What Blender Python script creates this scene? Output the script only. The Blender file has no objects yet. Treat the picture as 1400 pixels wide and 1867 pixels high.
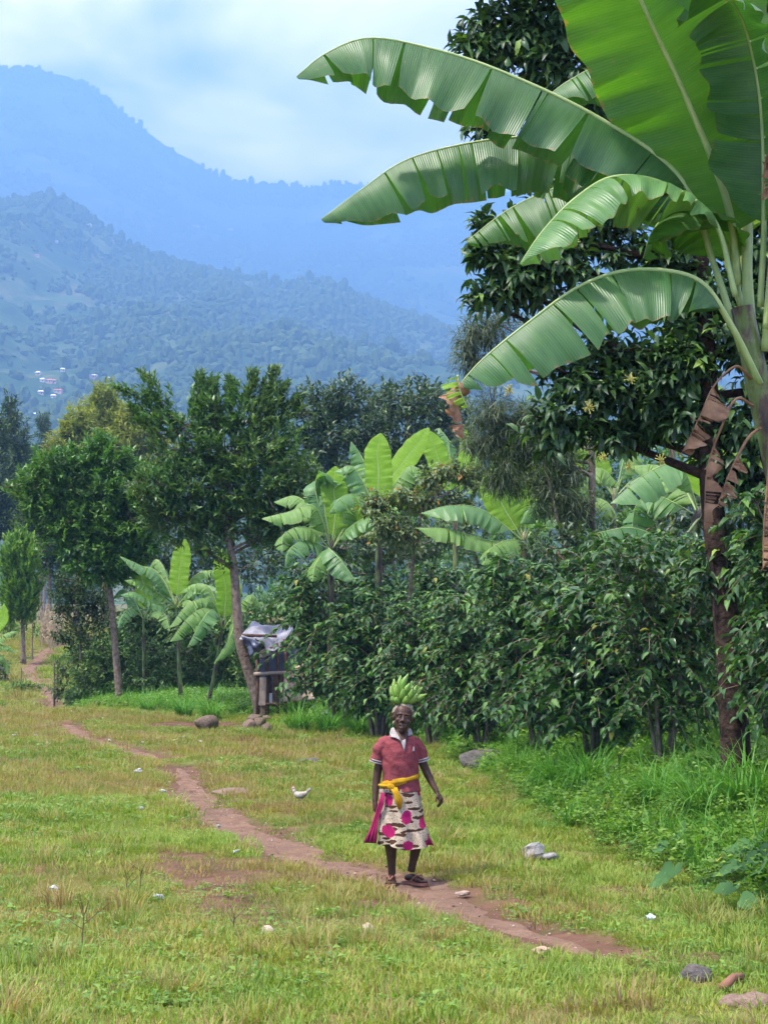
import bpy, bmesh, math, random
import numpy as np
from mathutils import Vector, Matrix

SC = bpy.context.scene
COL = SC.collection
R = math.radians

# ------------------------------------------------------------------ camera, sky, sun, exposure
F, HZ, CAMZ = 3200.0, 1150.0, 2.23          # focal length and horizon row for a 1400x1867 frame, camera height
PITCH = math.atan((HZ - 933.5) / F)
cam_d = bpy.data.cameras.new('camera'); cam = bpy.data.objects.new('camera', cam_d); COL.objects.link(cam)
cam.location = (0, 0, CAMZ); cam.rotation_euler = (math.pi / 2 + PITCH, 0, 0)
cam_d.sensor_fit = 'VERTICAL'; cam_d.sensor_height = 36.0; cam_d.lens = F / 1867 * 36
cam_d.clip_start = 0.1; cam_d.clip_end = 40000
SC.camera = cam

SUN_EL, SUN_AZ = R(60), R(-118)               # azimuth clockwise from +Y (straight ahead)
sun_dir = Vector((math.sin(SUN_AZ) * math.cos(SUN_EL), math.cos(SUN_AZ) * math.cos(SUN_EL), math.sin(SUN_EL)))
sun_d = bpy.data.lights.new('sun', 'SUN'); sun = bpy.data.objects.new('sun', sun_d); COL.objects.link(sun)
sun_d.energy = 5.0; sun_d.angle = R(3.0); sun_d.color = (1.0, 0.94, 0.84)
sun.rotation_euler = sun_dir.to_track_quat('Z', 'Y').to_euler(); sun.location = (0, 0, 3000)

world = bpy.data.worlds.new('World'); SC.world = world; world.use_nodes = True
wt = world.node_tree; wt.nodes.clear()
def wn(t, **kw):
    n = wt.nodes.new(t)
    for k, v in kw.items(): setattr(n, k, v)
    return n
w_out = wn('ShaderNodeOutputWorld'); w_bg = wn('ShaderNodeBackground'); w_bg.inputs['Strength'].default_value = 0.070
w_sky = wn('ShaderNodeTexSky', sky_type='NISHITA', sun_disc=False, sun_elevation=SUN_EL, sun_rotation=SUN_AZ, air_density=1.0, dust_density=1.2, altitude=1500)
w_tc = wn('ShaderNodeTexCoord'); w_sep = wn('ShaderNodeSeparateXYZ')
w_zadd = wn('ShaderNodeMath', operation='ADD'); w_zadd.inputs[1].default_value = 0.22
w_zmax = wn('ShaderNodeMath', operation='MAXIMUM'); w_zmax.inputs[1].default_value = 0.05
w_dx = wn('ShaderNodeMath', operation='DIVIDE'); w_dy = wn('ShaderNodeMath', operation='DIVIDE')
w_cmb = wn('ShaderNodeCombineXYZ')
w_n1 = wn('ShaderNodeTexNoise'); w_n1.inputs['Scale'].default_value = 1.9; w_n1.inputs['Detail'].default_value = 7; w_n1.inputs['Roughness'].default_value = 0.52
w_n1.inputs['Distortion'].default_value = 0.35
w_rmp = wn('ShaderNodeValToRGB'); w_rmp.color_ramp.elements[0].position = 0.36; w_rmp.color_ramp.elements[1].position = 0.62
w_mix = wn('ShaderNodeMix', data_type='RGBA'); w_mix.inputs[7].default_value = (40, 32, 32, 1)
L = wt.links.new
L(w_tc.outputs['Generated'], w_sep.inputs[0]); L(w_sep.outputs[2], w_zadd.inputs[0]); L(w_zadd.outputs[0], w_zmax.inputs[0])
L(w_sep.outputs[0], w_dx.inputs[0]); L(w_zmax.outputs[0], w_dx.inputs[1]); L(w_sep.outputs[1], w_dy.inputs[0]); L(w_zmax.outputs[0], w_dy.inputs[1])
L(w_dx.outputs[0], w_cmb.inputs[0]); L(w_dy.outputs[0], w_cmb.inputs[1])
L(w_cmb.outputs[0], w_n1.inputs['Vector']); L(w_n1.outputs['Fac'], w_rmp.inputs[0])
L(w_rmp.outputs[0], w_mix.inputs[0]); L(w_sky.outputs[0], w_mix.inputs[6]); L(w_mix.outputs[2], w_bg.inputs[0]); L(w_bg.outputs[0], w_out.inputs[0])

SC.view_settings.view_transform = 'Standard'; SC.view_settings.look = 'None'
SC.view_settings.exposure = 1.8; SC.view_settings.gamma = 1.0
SC.render.engine = 'CYCLES'
SC.cycles.use_denoising = True
SC.cycles.max_bounces = 7; SC.cycles.diffuse_bounces = 3; SC.cycles.glossy_bounces = 2; SC.cycles.transmission_bounces = 4
SC.cycles.transparent_max_bounces = 6; SC.cycles.volume_bounces = 0
SC.cycles.use_adaptive_sampling = True; SC.cycles.adaptive_threshold = 0.02
SC.cycles.caustics_reflective = False; SC.cycles.caustics_refractive = False

# ------------------------------------------------------------------ helpers
def at(px, py, Y):
    """point at depth Y (metres) seen at photo pixel (px, py)"""
    u = (px - 700) / F; v = (933.5 - py) / F
    c, s = math.cos(PITCH), math.sin(PITCH)
    d = (u, c - v * s, s + v * c); t = Y / d[1]
    return Vector((d[0] * t, Y, CAMZ + d[2] * t))
def ppm(Y): return F / Y                     # photo pixels per metre at depth Y

def _hash(ix, iy, seed):
    h = (ix.astype(np.int64) * 374761393 + iy.astype(np.int64) * 668265263 + seed * 1442695041) & 0x7fffffff
    h = ((h ^ (h >> 13)) * 1274126177) & 0x7fffffff
    return ((h ^ (h >> 16)) & 0xffff) / 65535.0
def vnoise(x, y, seed=0):
    x = np.asarray(x, float); y = np.asarray(y, float)
    ix, iy = np.floor(x), np.floor(y); fx, fy = x - ix, y - iy
    fx = fx * fx * (3 - 2 * fx); fy = fy * fy * (3 - 2 * fy)
    a, b = _hash(ix, iy, seed), _hash(ix + 1, iy, seed); c, d = _hash(ix, iy + 1, seed), _hash(ix + 1, iy + 1, seed)
    return (a * (1 - fx) + b * fx) * (1 - fy) + (c * (1 - fx) + d * fx) * fy
def fbm(x, y, oct=4, seed=0, gain=0.5):
    s, a, t = 0, 1.0, 0
    for o in range(oct):
        s = s + a * vnoise(np.asarray(x) * 2 ** o, np.asarray(y) * 2 ** o, seed + o * 17); t += a; a *= gain
    return s / t
def sstep(a, b, x):
    t = np.clip((np.asarray(x, float) - a) / (b - a), 0, 1); return t * t * (3 - 2 * t)

def np_mesh(name, V, T, smooth=False, uv=None):
    V = np.ascontiguousarray(V, dtype=np.float32).reshape(-1, 3); T = np.ascontiguousarray(T, dtype=np.int32)
    k = T.shape[1]
    me = bpy.data.meshes.new(name)
    me.vertices.add(len(V)); me.vertices.foreach_set('co', V.ravel())
    me.loops.add(T.size); me.loops.foreach_set('vertex_index', T.ravel())
    me.polygons.add(len(T)); me.polygons.foreach_set('loop_start', np.arange(0, T.size, k, dtype=np.int32))
    if smooth: me.polygons.foreach_set('use_smooth', np.ones(len(T), bool))
    if uv is not None:
        l = me.uv_layers.new(name='UVMap'); l.data.foreach_set('uv', np.ascontiguousarray(uv[T.ravel()], dtype=np.float32).ravel())
    me.update(calc_edges=True)
    return me

class MB:
    """collects tubes, lofts and boxes into one mesh"""
    def __init__(s): s.v = []; s.f = []
    def add(s, vs, fs):
        b = len(s.v); s.v += [tuple(p) for p in vs]; s.f += [tuple(b + i for i in f) for f in fs]
    def tube(s, pts, rad, n=6, cap=True, flat=1.0, up=None):
        pts = [Vector(p) for p in pts]; m = len(pts)
        if not hasattr(rad, '__len__'): rad = [rad] * m
        vs, fs = [], []; ref = Vector(up) if up else None
        for i, p in enumerate(pts):
            t = (pts[min(i + 1, m - 1)] - pts[max(i - 1, 0)])
            t = t.normalized() if t.length > 1e-9 else Vector((0, 0, 1))
            if ref is None: ref = Vector((1, 0, 0)) if abs(t.x) < 0.8 else Vector((0, 1, 0))
            a = (ref - t * ref.dot(t)); a = a.normalized() if a.length > 1e-6 else t.orthogonal().normalized()
            b = t.cross(a); ref = a
            for k in range(n):
                q = 2 * math.pi * k / n
                vs.append(p + (a * math.cos(q) + b * math.sin(q) * flat) * rad[i])
        for i in range(m - 1):
            for k in range(n):
                k2 = (k + 1) % n; fs.append((i * n + k, i * n + k2, (i + 1) * n + k2, (i + 1) * n + k))
        if cap:
            fs.append(tuple(range(n - 1, -1, -1))); fs.append(tuple((m - 1) * n + k for k in range(n)))
        s.add(vs, fs)
    def loft(s, secs, n=20, cap=True):
        """secs: (cx, cy, cz, rx, ry) horizontal ellipses"""
        vs, fs = [], []; m = len(secs)
        for (cx, cy, cz, rx, ry) in secs:
            for k in range(n):
                q = 2 * math.pi * k / n; vs.append((cx + rx * math.cos(q), cy + ry * math.sin(q), cz))
        for i in range(m - 1):
            for k in range(n):
                k2 = (k + 1) % n; fs.append((i * n + k, i * n + k2, (i + 1) * n + k2, (i + 1) * n + k))
        if cap:
            fs.append(tuple(range(n - 1, -1, -1))); fs.append(tuple((m - 1) * n + k for k in range(n)))
        s.add(vs, fs)
    def ell(s, c, r, nu=14, nv=9, rot=None):
        vs, fs = [], []; c = Vector(c)
        for j in range(nv + 1):
            th = math.pi * j / nv
            for i in range(nu):
                ph = 2 * math.pi * i / nu
                p = Vector((r[0] * math.sin(th) * math.cos(ph), r[1] * math.sin(th) * math.sin(ph), r[2] * math.cos(th)))
                if rot: p = rot @ p
                vs.append(c + p)
        for j in range(nv):
            for i in range(nu):
                i2 = (i + 1) % nu; fs.append((j * nu + i, (j + 1) * nu + i, (j + 1) * nu + i2, j * nu + i2))
        s.add(vs, fs)
    def box(s, c, sz, rot=None, jit=0, rng=None):
        vs = []
        for dx in (-1, 1):
            for dy in (-1, 1):
                for dz in (-1, 1):
                    p = Vector((dx * sz[0] / 2, dy * sz[1] / 2, dz * sz[2] / 2))
                    if jit: p += Vector((rng.uniform(-jit, jit), rng.uniform(-jit, jit), rng.uniform(-jit, jit)))
                    if rot: p = rot @ p
                    vs.append(Vector(c) + p)
        s.add(vs, [(0, 1, 3, 2), (4, 6, 7, 5), (0, 4, 5, 1), (2, 3, 7, 6), (0, 2, 6, 4), (1, 5, 7, 3)])
    def mesh(s, name, smooth=False):
        me = bpy.data.meshes.new(name); me.from_pydata(s.v, [], s.f)
        if smooth: me.polygons.foreach_set('use_smooth', np.ones(len(me.polygons), bool))
        me.update(); return me
    def build(s, name, mat, parent=None, smooth=False): return obj(name, s.mesh(name, smooth), mat, parent)

def obj(name, me, mat, parent=None, world=True):
    """link a mesh as an object; with world=True its vertices are world coordinates even under a moved parent"""
    o = bpy.data.objects.new(name, me); COL.objects.link(o)
    if mat and not me.materials: me.materials.append(mat)
    if parent is not None:
        o.parent = parent
        if world:
            m = Matrix.Identity(4); q = parent
            if q.parent is None: m = Matrix.LocRotScale(q.location, q.rotation_euler, q.scale).inverted()
            o.matrix_parent_inverse = m
    return o
def tag(o, label=None, cat=None, group=None, kind=None):
    if label: o['label'] = label
    if cat: o['category'] = cat
    if group: o['group'] = group
    if kind: o['kind'] = kind
    return o
def thing(name, label, cat, loc=(0, 0, 0), rz=0, group=None):
    o = bpy.data.objects.new(name, None); COL.objects.link(o); o.location = loc; o.rotation_euler = (0, 0, rz); o.empty_display_size = 0.2
    return tag(o, label, cat, group)

def catmull(P, n):
    P = [Vector(p) for p in P]
    if len(P) == 2: return [P[0].lerp(P[1], i / (n - 1)) for i in range(n)]
    Q = [P[0] * 2 - P[1]] + P + [P[-1] * 2 - P[-2]]
    ln = [0.0]
    for i in range(1, len(P)): ln.append(ln[-1] + (P[i] - P[i - 1]).length)
    out = []
    for j in range(n):
        s_ = ln[-1] * j / (n - 1); i = 0
        while i < len(P) - 2 and s_ > ln[i + 1]: i += 1
        t = (s_ - ln[i]) / max(1e-9, ln[i + 1] - ln[i]); a, b, c, d = Q[i], Q[i + 1], Q[i + 2], Q[i + 3]
        out.append(0.5 * ((2 * b) + (c - a) * t + (2 * a - 5 * b + 4 * c - d) * t * t + (3 * b - a - 3 * c + d) * t ** 3))
    return out

def scatter(name, pts, rot, scl, idx, sources, label=None, cat=None):
    """one 'stuff' object: source meshes instanced on points through geometry nodes"""
    me = bpy.data.meshes.new(name); pts = np.asarray(pts, np.float32)
    me.vertices.add(len(pts)); me.vertices.foreach_set('co', pts.ravel())
    a = me.attributes.new('rot', 'FLOAT_VECTOR', 'POINT'); a.data.foreach_set('vector', np.asarray(rot, np.float32).ravel())
    a = me.attributes.new('scl', 'FLOAT_VECTOR', 'POINT'); a.data.foreach_set('vector', np.asarray(scl, np.float32).ravel())
    a = me.attributes.new('idx', 'INT', 'POINT'); a.data.foreach_set('value', np.asarray(idx, np.int32))
    o = bpy.data.objects.new(name, me); COL.objects.link(o)
    ng = bpy.data.node_groups.new(name, 'GeometryNodeTree')
    ng.interface.new_socket('Geometry', in_out='INPUT', socket_type='NodeSocketGeometry'); ng.interface.new_socket('Geometry', in_out='OUTPUT', socket_type='NodeSocketGeometry')
    N, K = ng.nodes, ng.links.new
    gi, go = N.new('NodeGroupInput'), N.new('NodeGroupOutput'); jn = N.new('GeometryNodeJoinGeometry')
    def attr(nm, ty):
        n = N.new('GeometryNodeInputNamedAttribute'); n.data_type = ty; n.inputs['Name'].default_value = nm; return n
    ar, as_, ai = attr('rot', 'FLOAT_VECTOR'), attr('scl', 'FLOAT_VECTOR'), attr('idx', 'INT')
    e2r = N.new('FunctionNodeEulerToRotation'); K(ar.outputs[0], e2r.inputs[0])
    for k, sme in enumerate(sources):
        so = bpy.data.objects.new(name + '_source', sme)
        oi = N.new('GeometryNodeObjectInfo'); oi.inputs['Object'].default_value = so; oi.inputs['As Instance'].default_value = True
        cp = N.new('FunctionNodeCompare'); cp.data_type = 'INT'; cp.operation = 'EQUAL'
        ins = [s for s in cp.inputs if s.type == 'INT']; K(ai.outputs[0], ins[0]); ins[1].default_value = k
        ip = N.new('GeometryNodeInstanceOnPoints')
        K(gi.outputs[0], ip.inputs['Points']); K(cp.outputs[0], ip.inputs['Selection']); K(oi.outputs['Geometry'], ip.inputs['Instance'])
        K(e2r.outputs[0], ip.inputs['Rotation']); K(as_.outputs[0], ip.inputs['Scale']); K(ip.outputs[0], jn.inputs[0])
    K(jn.outputs[0], go.inputs[0])
    md = o.modifiers.new('scatter', 'NODES'); md.node_group = ng
    return tag(o, label, cat, None, 'stuff')

# ------------------------------------------------------------------ materials
def new_mat(name):
    m = bpy.data.materials.new(name); m.use_nodes = True; m.node_tree.nodes.clear(); return m
class NT:
    def __init__(s, m): s.t = m.node_tree
    def n(s, ty, **kw):
        n = s.t.nodes.new(ty)
        for k, v in kw.items():
            if k.startswith('i_'):
                key = k[2:].replace('_', ' '); n.inputs[key].default_value = v
            else: setattr(n, k, v)
        return n
    def l(s, a, b): s.t.links.new(a, b)
    def ramp(s, fac, stops):
        r = s.n('ShaderNodeValToRGB'); e = r.color_ramp.elements
        while len(e) < len(stops): e.new(0.5)
        for x, (p, c) in zip(e, stops): x.position = p; x.color = (*c, 1) if len(c) == 3 else c
        if fac is not None: s.l(fac, r.inputs[0])
        return r.outputs[0]
    def mix(s, fac, a, b, blend='MIX'):
        m = s.n('ShaderNodeMix', data_type='RGBA', blend_type=blend)
        for sock, v in ((m.inputs[0], fac), (m.inputs[6], a), (m.inputs[7], b)):
            if hasattr(v, 'is_linked'): s.l(v, sock)
            else: sock.default_value = v if not isinstance(v, tuple) else ((*v, 1) if len(v) == 3 else v)
        return m.outputs[2]
    def noise(s, scale, detail=4, rough=0.55, vec=None, out='Fac'):
        x = s.n('ShaderNodeTexNoise'); x.inputs['Scale'].default_value = scale; x.inputs['Detail'].default_value = detail; x.inputs['Roughness'].default_value = rough
        if vec is not None: s.l(vec, x.inputs['Vector'])
        return x.outputs[out]
    def pos(s): return s.n('ShaderNodeNewGeometry').outputs['Position']
    def objc(s): return s.n('ShaderNodeTexCoord').outputs['Object']
    def bump(s, h, strength=0.3, dist=0.02):
        b = s.n('ShaderNodeBump'); b.inputs['Strength'].default_value = strength; b.inputs['Distance'].default_value = dist; s.l(h, b.inputs['Height']); return b.outputs[0]
    def math(s, op, a, b=None):
        m = s.n('ShaderNodeMath', operation=op)
        for sock, v in ((m.inputs[0], a), (m.inputs[1], b)):
            if v is None: continue
            if hasattr(v, 'is_linked'): s.l(v, sock)
            else: sock.default_value = v
        return m.outputs[0]
    def out(s, sh): o = s.n('ShaderNodeOutputMaterial'); s.l(sh, o.inputs[0])
    def pbsdf(s, col, rough=0.6, spec=0.4, normal=None):
        p = s.n('ShaderNodeBsdfPrincipled')
        if hasattr(col, 'is_linked'): s.l(col, p.inputs['Base Color'])
        else: p.inputs['Base Color'].default_value = (*col, 1)
        if hasattr(rough, 'is_linked'): s.l(rough, p.inputs['Roughness'])
        else: p.inputs['Roughness'].default_value = rough
        p.inputs['Specular IOR Level'].default_value = spec
        if normal is not None: s.l(normal, p.inputs['Normal'])
        return p.outputs[0]
def solid(name, c1, c2=None, scale=8, rough=0.75, spec=0.3, bump=0.0, bdist=0.01, detail=5, obj_space=True):
    m = new_mat(name); t = NT(m); v = t.objc() if obj_space else t.pos()
    nz = t.noise(scale, detail, 0.6, v); col = t.ramp(nz, [(0.3, c1), (0.7, c2 or c1)])
    nm = t.bump(nz, bump, bdist) if bump else None
    t.out(t.pbsdf(col, rough, spec, nm)); return m
def leafy(name, stops, trans=0.35, tcol=(1.5, 1.7, 0.55), rough=0.42, spec=0.45, patch=None, pscale=0.6):
    """foliage: colour varies leaf by leaf, light passes through"""
    m = new_mat(name); t = NT(m)
    g = t.n('ShaderNodeNewGeometry'); col = t.ramp(g.outputs['Random Per Island'], stops)
    if patch:
        nz = t.noise(pscale, 3, 0.6, g.outputs['Position']); f = t.ramp(nz, [(0.4, (0, 0, 0)), (0.62, (1, 1, 1))]); col = t.mix(f, col, t.mix(0.6, col, patch))
    b = t.pbsdf(col, rough, spec); tr = t.n('ShaderNodeBsdfTranslucent')
    t.l(t.mix(1.0, col, tcol, 'MULTIPLY'), tr.inputs[0])
    mx = t.n('ShaderNodeMixShader'); mx.inputs[0].default_value = trans; t.l(b, mx.inputs[1]); t.l(tr.outputs[0], mx.inputs[2]); t.out(mx.outputs[0])
    return m

# ------------------------------------------------------------------ the ground
def flat_at(px, py):                          # where a pixel meets level ground at z = 0
    Y = CAMZ * F / (py - HZ); return ((px - 700) / F * Y, Y)
BANK = [(2.9, 0.0), (2.9, 10.0), (2.85, 14.0), (2.6, 16.0), (2.05, 20.4), (1.65, 26.4), (0.95, 35.7), (-1.0, 40.0), (-3.2, 45.0), (-7.8, 52.0), (-9.6, 54.0), (-10.1, 58.0), (-11.3, 66.0), (-12.8, 72.0), (-15.0, 82.0), (-16.0, 140.0)]
PATH = [flat_at(*p) for p in ((1075, 1768), (1010, 1742), (870, 1670), (735, 1600), (640, 1580), (560, 1562), (480, 1520), (425, 1490), (365, 1450), (338, 1405), (325, 1388))]
PATH2 = [flat_at(*p) for p in ((290, 1378), (215, 1356), (160, 1342), (130, 1322), (118, 1312))]
PATH3 = [(-11.0, 57.0), (-12.0, 64), (-13.6, 70), (-15.8, 78), (-16.6, 84), (-17.5, 92), (-17.0, 100), (-18.5, 108)]
def seg_dist(x, y, poly, signed=False):
    best = np.full(np.shape(x), 1e9); sg = np.zeros(np.shape(x))
    for (ax, ay), (bx, by) in zip(poly[:-1], poly[1:]):
        dx, dy = bx - ax, by - ay; l2 = dx * dx + dy * dy
        t = np.clip(((x - ax) * dx + (y - ay) * dy) / l2, 0, 1)
        ex, ey = x - ax - t * dx, y - ay - t * dy; d = np.hypot(ex, ey); m = d < best
        best = np.where(m, d, best); sg = np.where(m, np.sign(ex * dy - ey * dx), sg)
    return best * sg if signed else best
GY = np.array([-30, 0, 8.5, 15.7, 25, 44, 51, 57, 62, 70, 80, 95, 115, 160, 250, 500, 900, 15000.]); GZ = np.array([1.4, .66, .3, 0, -.02, 0, 0.0, -.55, -.4, .05, .45, 1.5, 2.3, 3, 4, 8, 16, 40.])
def ground_fn(x, y):
    z = np.interp(y, GY, GZ); z = (z + np.interp(y - 2, GY, GZ) + np.interp(y + 2, GY, GZ)) / 3
    d = seg_dist(x, y, BANK, True)
    amp = np.interp(y, [0, 12, 25, 36, 44, 60, 90], [.75, .8, .75, .5, .22, .35, .6])
    near = sstep(160, 110, y)
    z = z + near * amp * sstep(-0.2, 2.0, d) + near * 0.12 * (fbm(x * .5, y * .5, 3, 5) - .5)
    for p, w in ((PATH, .45), (PATH2, .4), (PATH3, .5)):
        z = z - 0.05 * sstep(w, w * .3, seg_dist(x, y, p))
    return z
def axis(spans):
    out = []
    for a, b, st in spans: out += list(np.arange(a, b, st))
    return np.array(out + [spans[-1][1]])
XS = axis([(-14000, -600, 1340), (-600, -60, 40), (-60, -20, 3), (-20, -9, .6), (-9, 9, .22), (9, 20, .8), (20, 60, 4), (60, 600, 40), (600, 14000, 1340)])
YS = axis([(-30, 6, 3), (6, 30, .22), (30, 60, .4), (60, 116, 1.0), (116, 300, 12), (300, 1000, 70), (1000, 15000, 1400)])
GX, GYY = np.meshgrid(XS, YS, indexing='xy'); GZZ = ground_fn(GX, GYY)
def gz(x, y):
    x = np.asarray(x, float); y = np.asarray(y, float)
    i = np.clip(np.searchsorted(XS, x) - 1, 0, len(XS) - 2); j = np.clip(np.searchsorted(YS, y) - 1, 0, len(YS) - 2)
    fx = (x - XS[i]) / (XS[i + 1] - XS[i]); fy = (y - YS[j]) / (YS[j + 1] - YS[j])
    return (GZZ[j, i] * (1 - fx) + GZZ[j, i + 1] * fx) * (1 - fy) + (GZZ[j + 1, i] * (1 - fx) + GZZ[j + 1, i + 1] * fx) * fy
def on_ground(px, py):
    """ground point seen at a pixel"""
    lo = 5.0
    prev = None
    for Y in np.concatenate([np.arange(5, 60, .05), np.arange(60, 200, .5)]):
        p = at(px, py, Y); h = p.z - float(gz(p.x, p.y))
        if h <= 0: return Vector((p.x, p.y, float(gz(p.x, p.y))))
    return at(px, py, 120)

def ground_material():
    m = new_mat('ground_turf_and_soil'); t = NT(m); p = t.pos()
    big = t.noise(0.55, 4, 0.6, p); fine = t.noise(9, 5, 0.65, p); mid = t.noise(2.2, 4, .6, p)
    grass = t.ramp(fine, [(0.25, (.05, .07, .015)), (0.55, (.11, .13, .028)), (0.8, (.18, .17, .05))])
    dry = t.ramp(fine, [(0.3, (.10, .072, .032)), (0.7, (.21, .16, .06))])
    col = t.mix(t.ramp(big, [(0.42, (0, 0, 0)), (0.64, (1, 1, 1))]), grass, dry)
    soil = t.ramp(mid, [(0.3, (.055, .032, .02)), (0.7, (.15, .082, .052))])
    a = t.n('ShaderNodeAttribute', attribute_name='soil')
    sf = t.math('ADD', a.outputs['Fac'], t.math('MULTIPLY', t.math('SUBTRACT', mid, .5), .5))
    col = t.mix(t.ramp(sf, [(0.38, (0, 0, 0)), (0.6, (1, 1, 1))]), col, soil)
    t.out(t.pbsdf(col, 0.95, 0.1, t.bump(fine, .6, .04))); return m
nx, ny = len(XS), len(YS)
V = np.stack([GX, GYY, GZZ], -1).reshape(-1, 3)
ii, jj = np.meshgrid(np.arange(nx - 1), np.arange(ny - 1), indexing='xy'); b0 = (jj * nx + ii).ravel()
ground_me = np_mesh('ground', V, np.stack([b0, b0 + 1, b0 + 1 + nx, b0 + nx], 1), True)
def soil_mask(x, y):
    d = seg_dist(x, y, BANK, True); s = .75 * sstep(1.4, 2.6, d) * (y < 48)
    s = np.maximum(s, .8 * sstep(1.7, .5, np.hypot((x + 4.4) / 1.5, (y - 42.0) / 1.6)))          # trodden yard by the shelter
    s = np.maximum(s, .55 * sstep(1.0, .4, seg_dist(x, y, [(-7.9, 43), (-6.6, 46.5), (-5, 45.5), (-4, 43)])))
    s = np.maximum(s, .62 * sstep(.9, .2, seg_dist(x, y, [flat_at(350, 1560), flat_at(430, 1650), flat_at(520, 1700)])))
    pd = np.minimum(seg_dist(x, y, PATH), np.minimum(seg_dist(x, y, PATH2), seg_dist(x, y, PATH3)))
    s = np.maximum(s, .62 * sstep(.75, .2, pd))
    nz = fbm(x * .9, y * .9, 4, 88)
    s = np.maximum(s, np.clip(1.9 * (nz - .40), 0, .6) * sstep(2.2, .5, pd))
    s = np.maximum(s, np.clip(1.9 * (nz - .36), 0, .62) * sstep(1.3, .3, seg_dist(x, y, [flat_at(150, 1302), flat_at(300, 1330), flat_at(430, 1345), flat_at(580, 1352)])))
    s = np.maximum(s, np.clip(2.6 * (fbm(x * .6 + 40, y * .6, 4, 89) - .56), 0, .55) * (y < 48))
    return s
at_ = ground_me.attributes.new('soil', 'FLOAT', 'POINT'); at_.data.foreach_set('value', soil_mask(V[:, 0], V[:, 1]).astype(np.float32))
tag(obj('ground', ground_me, ground_material()), 'grazed green and straw coloured meadow with a raised bank on the right', None, None, 'structure')

def path_strip(poly, width, seed, label):
    P = catmull([(x, y, 0) for x, y in poly], int(10 + 26 * len(poly))); n = 13; V_, T_ = [], []
    for i, p in enumerate(P):
        t = (P[min(i + 1, len(P) - 1)] - P[max(i - 1, 0)]).normalized(); sx = Vector((t.y, -t.x, 0))
        e = min(1, 3.0 * i / len(P) + .25, 3.0 * (len(P) - 1 - i) / len(P) + .15)
        for k in range(n):
            f = k / (n - 1) * 2 - 1
            w = width * (.9 if abs(f) < .99 else 1) * e * (1 + .9 * (float(fbm(p.y * 1.9 + 30 * (f > 0), seed * 3.1, 5, seed, .65)) - .5) * 2) * (0.7 + .6 * float(vnoise(p.y * .35, 7.7, seed)))
            q = p + sx * f * w
            z = float(gz(q.x, q.y)) + 0.012 + .022 * (1 - abs(f) ** 3) * 0 + .05 * (float(fbm(q.x * 4, q.y * 4, 4, 9)) - .5) * (1 - f * f)
            z -= .035 * abs(f) ** 6
            V_.append((q.x, q.y, z))
    for i in range(len(P) - 1):
        for k in range(n - 1): a = i * n + k; T_.append((a, a + 1, a + 1 + n, a + n))
    o = obj('dirt_path', np_mesh('dirt_path', np.array(V_), np.array(T_), True), PATH_MAT); return tag(o, label, None, None, 'structure')
def path_material():
    m = new_mat('trodden_red_earth'); t = NT(m); p = t.pos()
    a = t.noise(4, 6, .65, p); b = t.noise(22, 5, .7, p); c = t.noise(1.1, 3, .6, p)
    col = t.ramp(a, [(.28, (.085, .048, .03)), (.52, (.165, .10, .062)), (.75, (.25, .165, .11))])
    col = t.mix(t.ramp(c, [(.45, (0, 0, 0)), (.7, (.6, .6, .6))]), col, (.09, .06, .045))
    col = t.mix(.35, col, t.ramp(b, [(.3, (.08, .05, .035)), (.7, (.28, .18, .13))]))
    h = t.math('ADD', a, t.math('MULTIPLY', b, .5)); t.out(t.pbsdf(col, .95, .12, t.bump(h, .8, .05))); return m
PATH_MAT = path_material()
path_strip(PATH, .30, 1, 'bare red earth footpath the woman walks along')
path_strip(PATH2, .30, 2, 'far stretch of red footpath nearing the crest on the left')
path_strip(PATH3, .32, 3, 'faint track winding up beyond the crest at far left')

# ------------------------------------------------------------------ mountains
def forest_material(name, seed):
    m = new_mat(name); t = NT(m); p = t.pos()
    mp = t.n('ShaderNodeMapping'); mp.inputs['Location'].default_value = (seed * 77, seed * 31, 0); t.l(p, mp.inputs[0]); v = mp.outputs[0]
    a = t.noise(.009, 7, .68, v); b = t.noise(.04, 5, .7, v); c = t.n('ShaderNodeTexVoronoi'); c.inputs['Scale'].default_value = .02; t.l(v, c.inputs['Vector'])
    forest = t.ramp(b, [(.3, (.012, .03, .010)), (.6, (.035, .075, .02)), (.8, (.07, .12, .03))])
    field = t.mix(.5, t.ramp(c.outputs['Color'], [(.2, (.05, .10, .03)), (.6, (.09, .13, .04)), (.9, (.15, .12, .06))]), t.ramp(b, [(.3, (.03, .07, .02)), (.7, (.12, .14, .05))]))
    col = t.mix(t.ramp(a, [(.50, (0, 0, 0)), (.60, (1, 1, 1))]), forest, field)
    t.out(t.pbsdf(col, .95, .1)); return m
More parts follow.
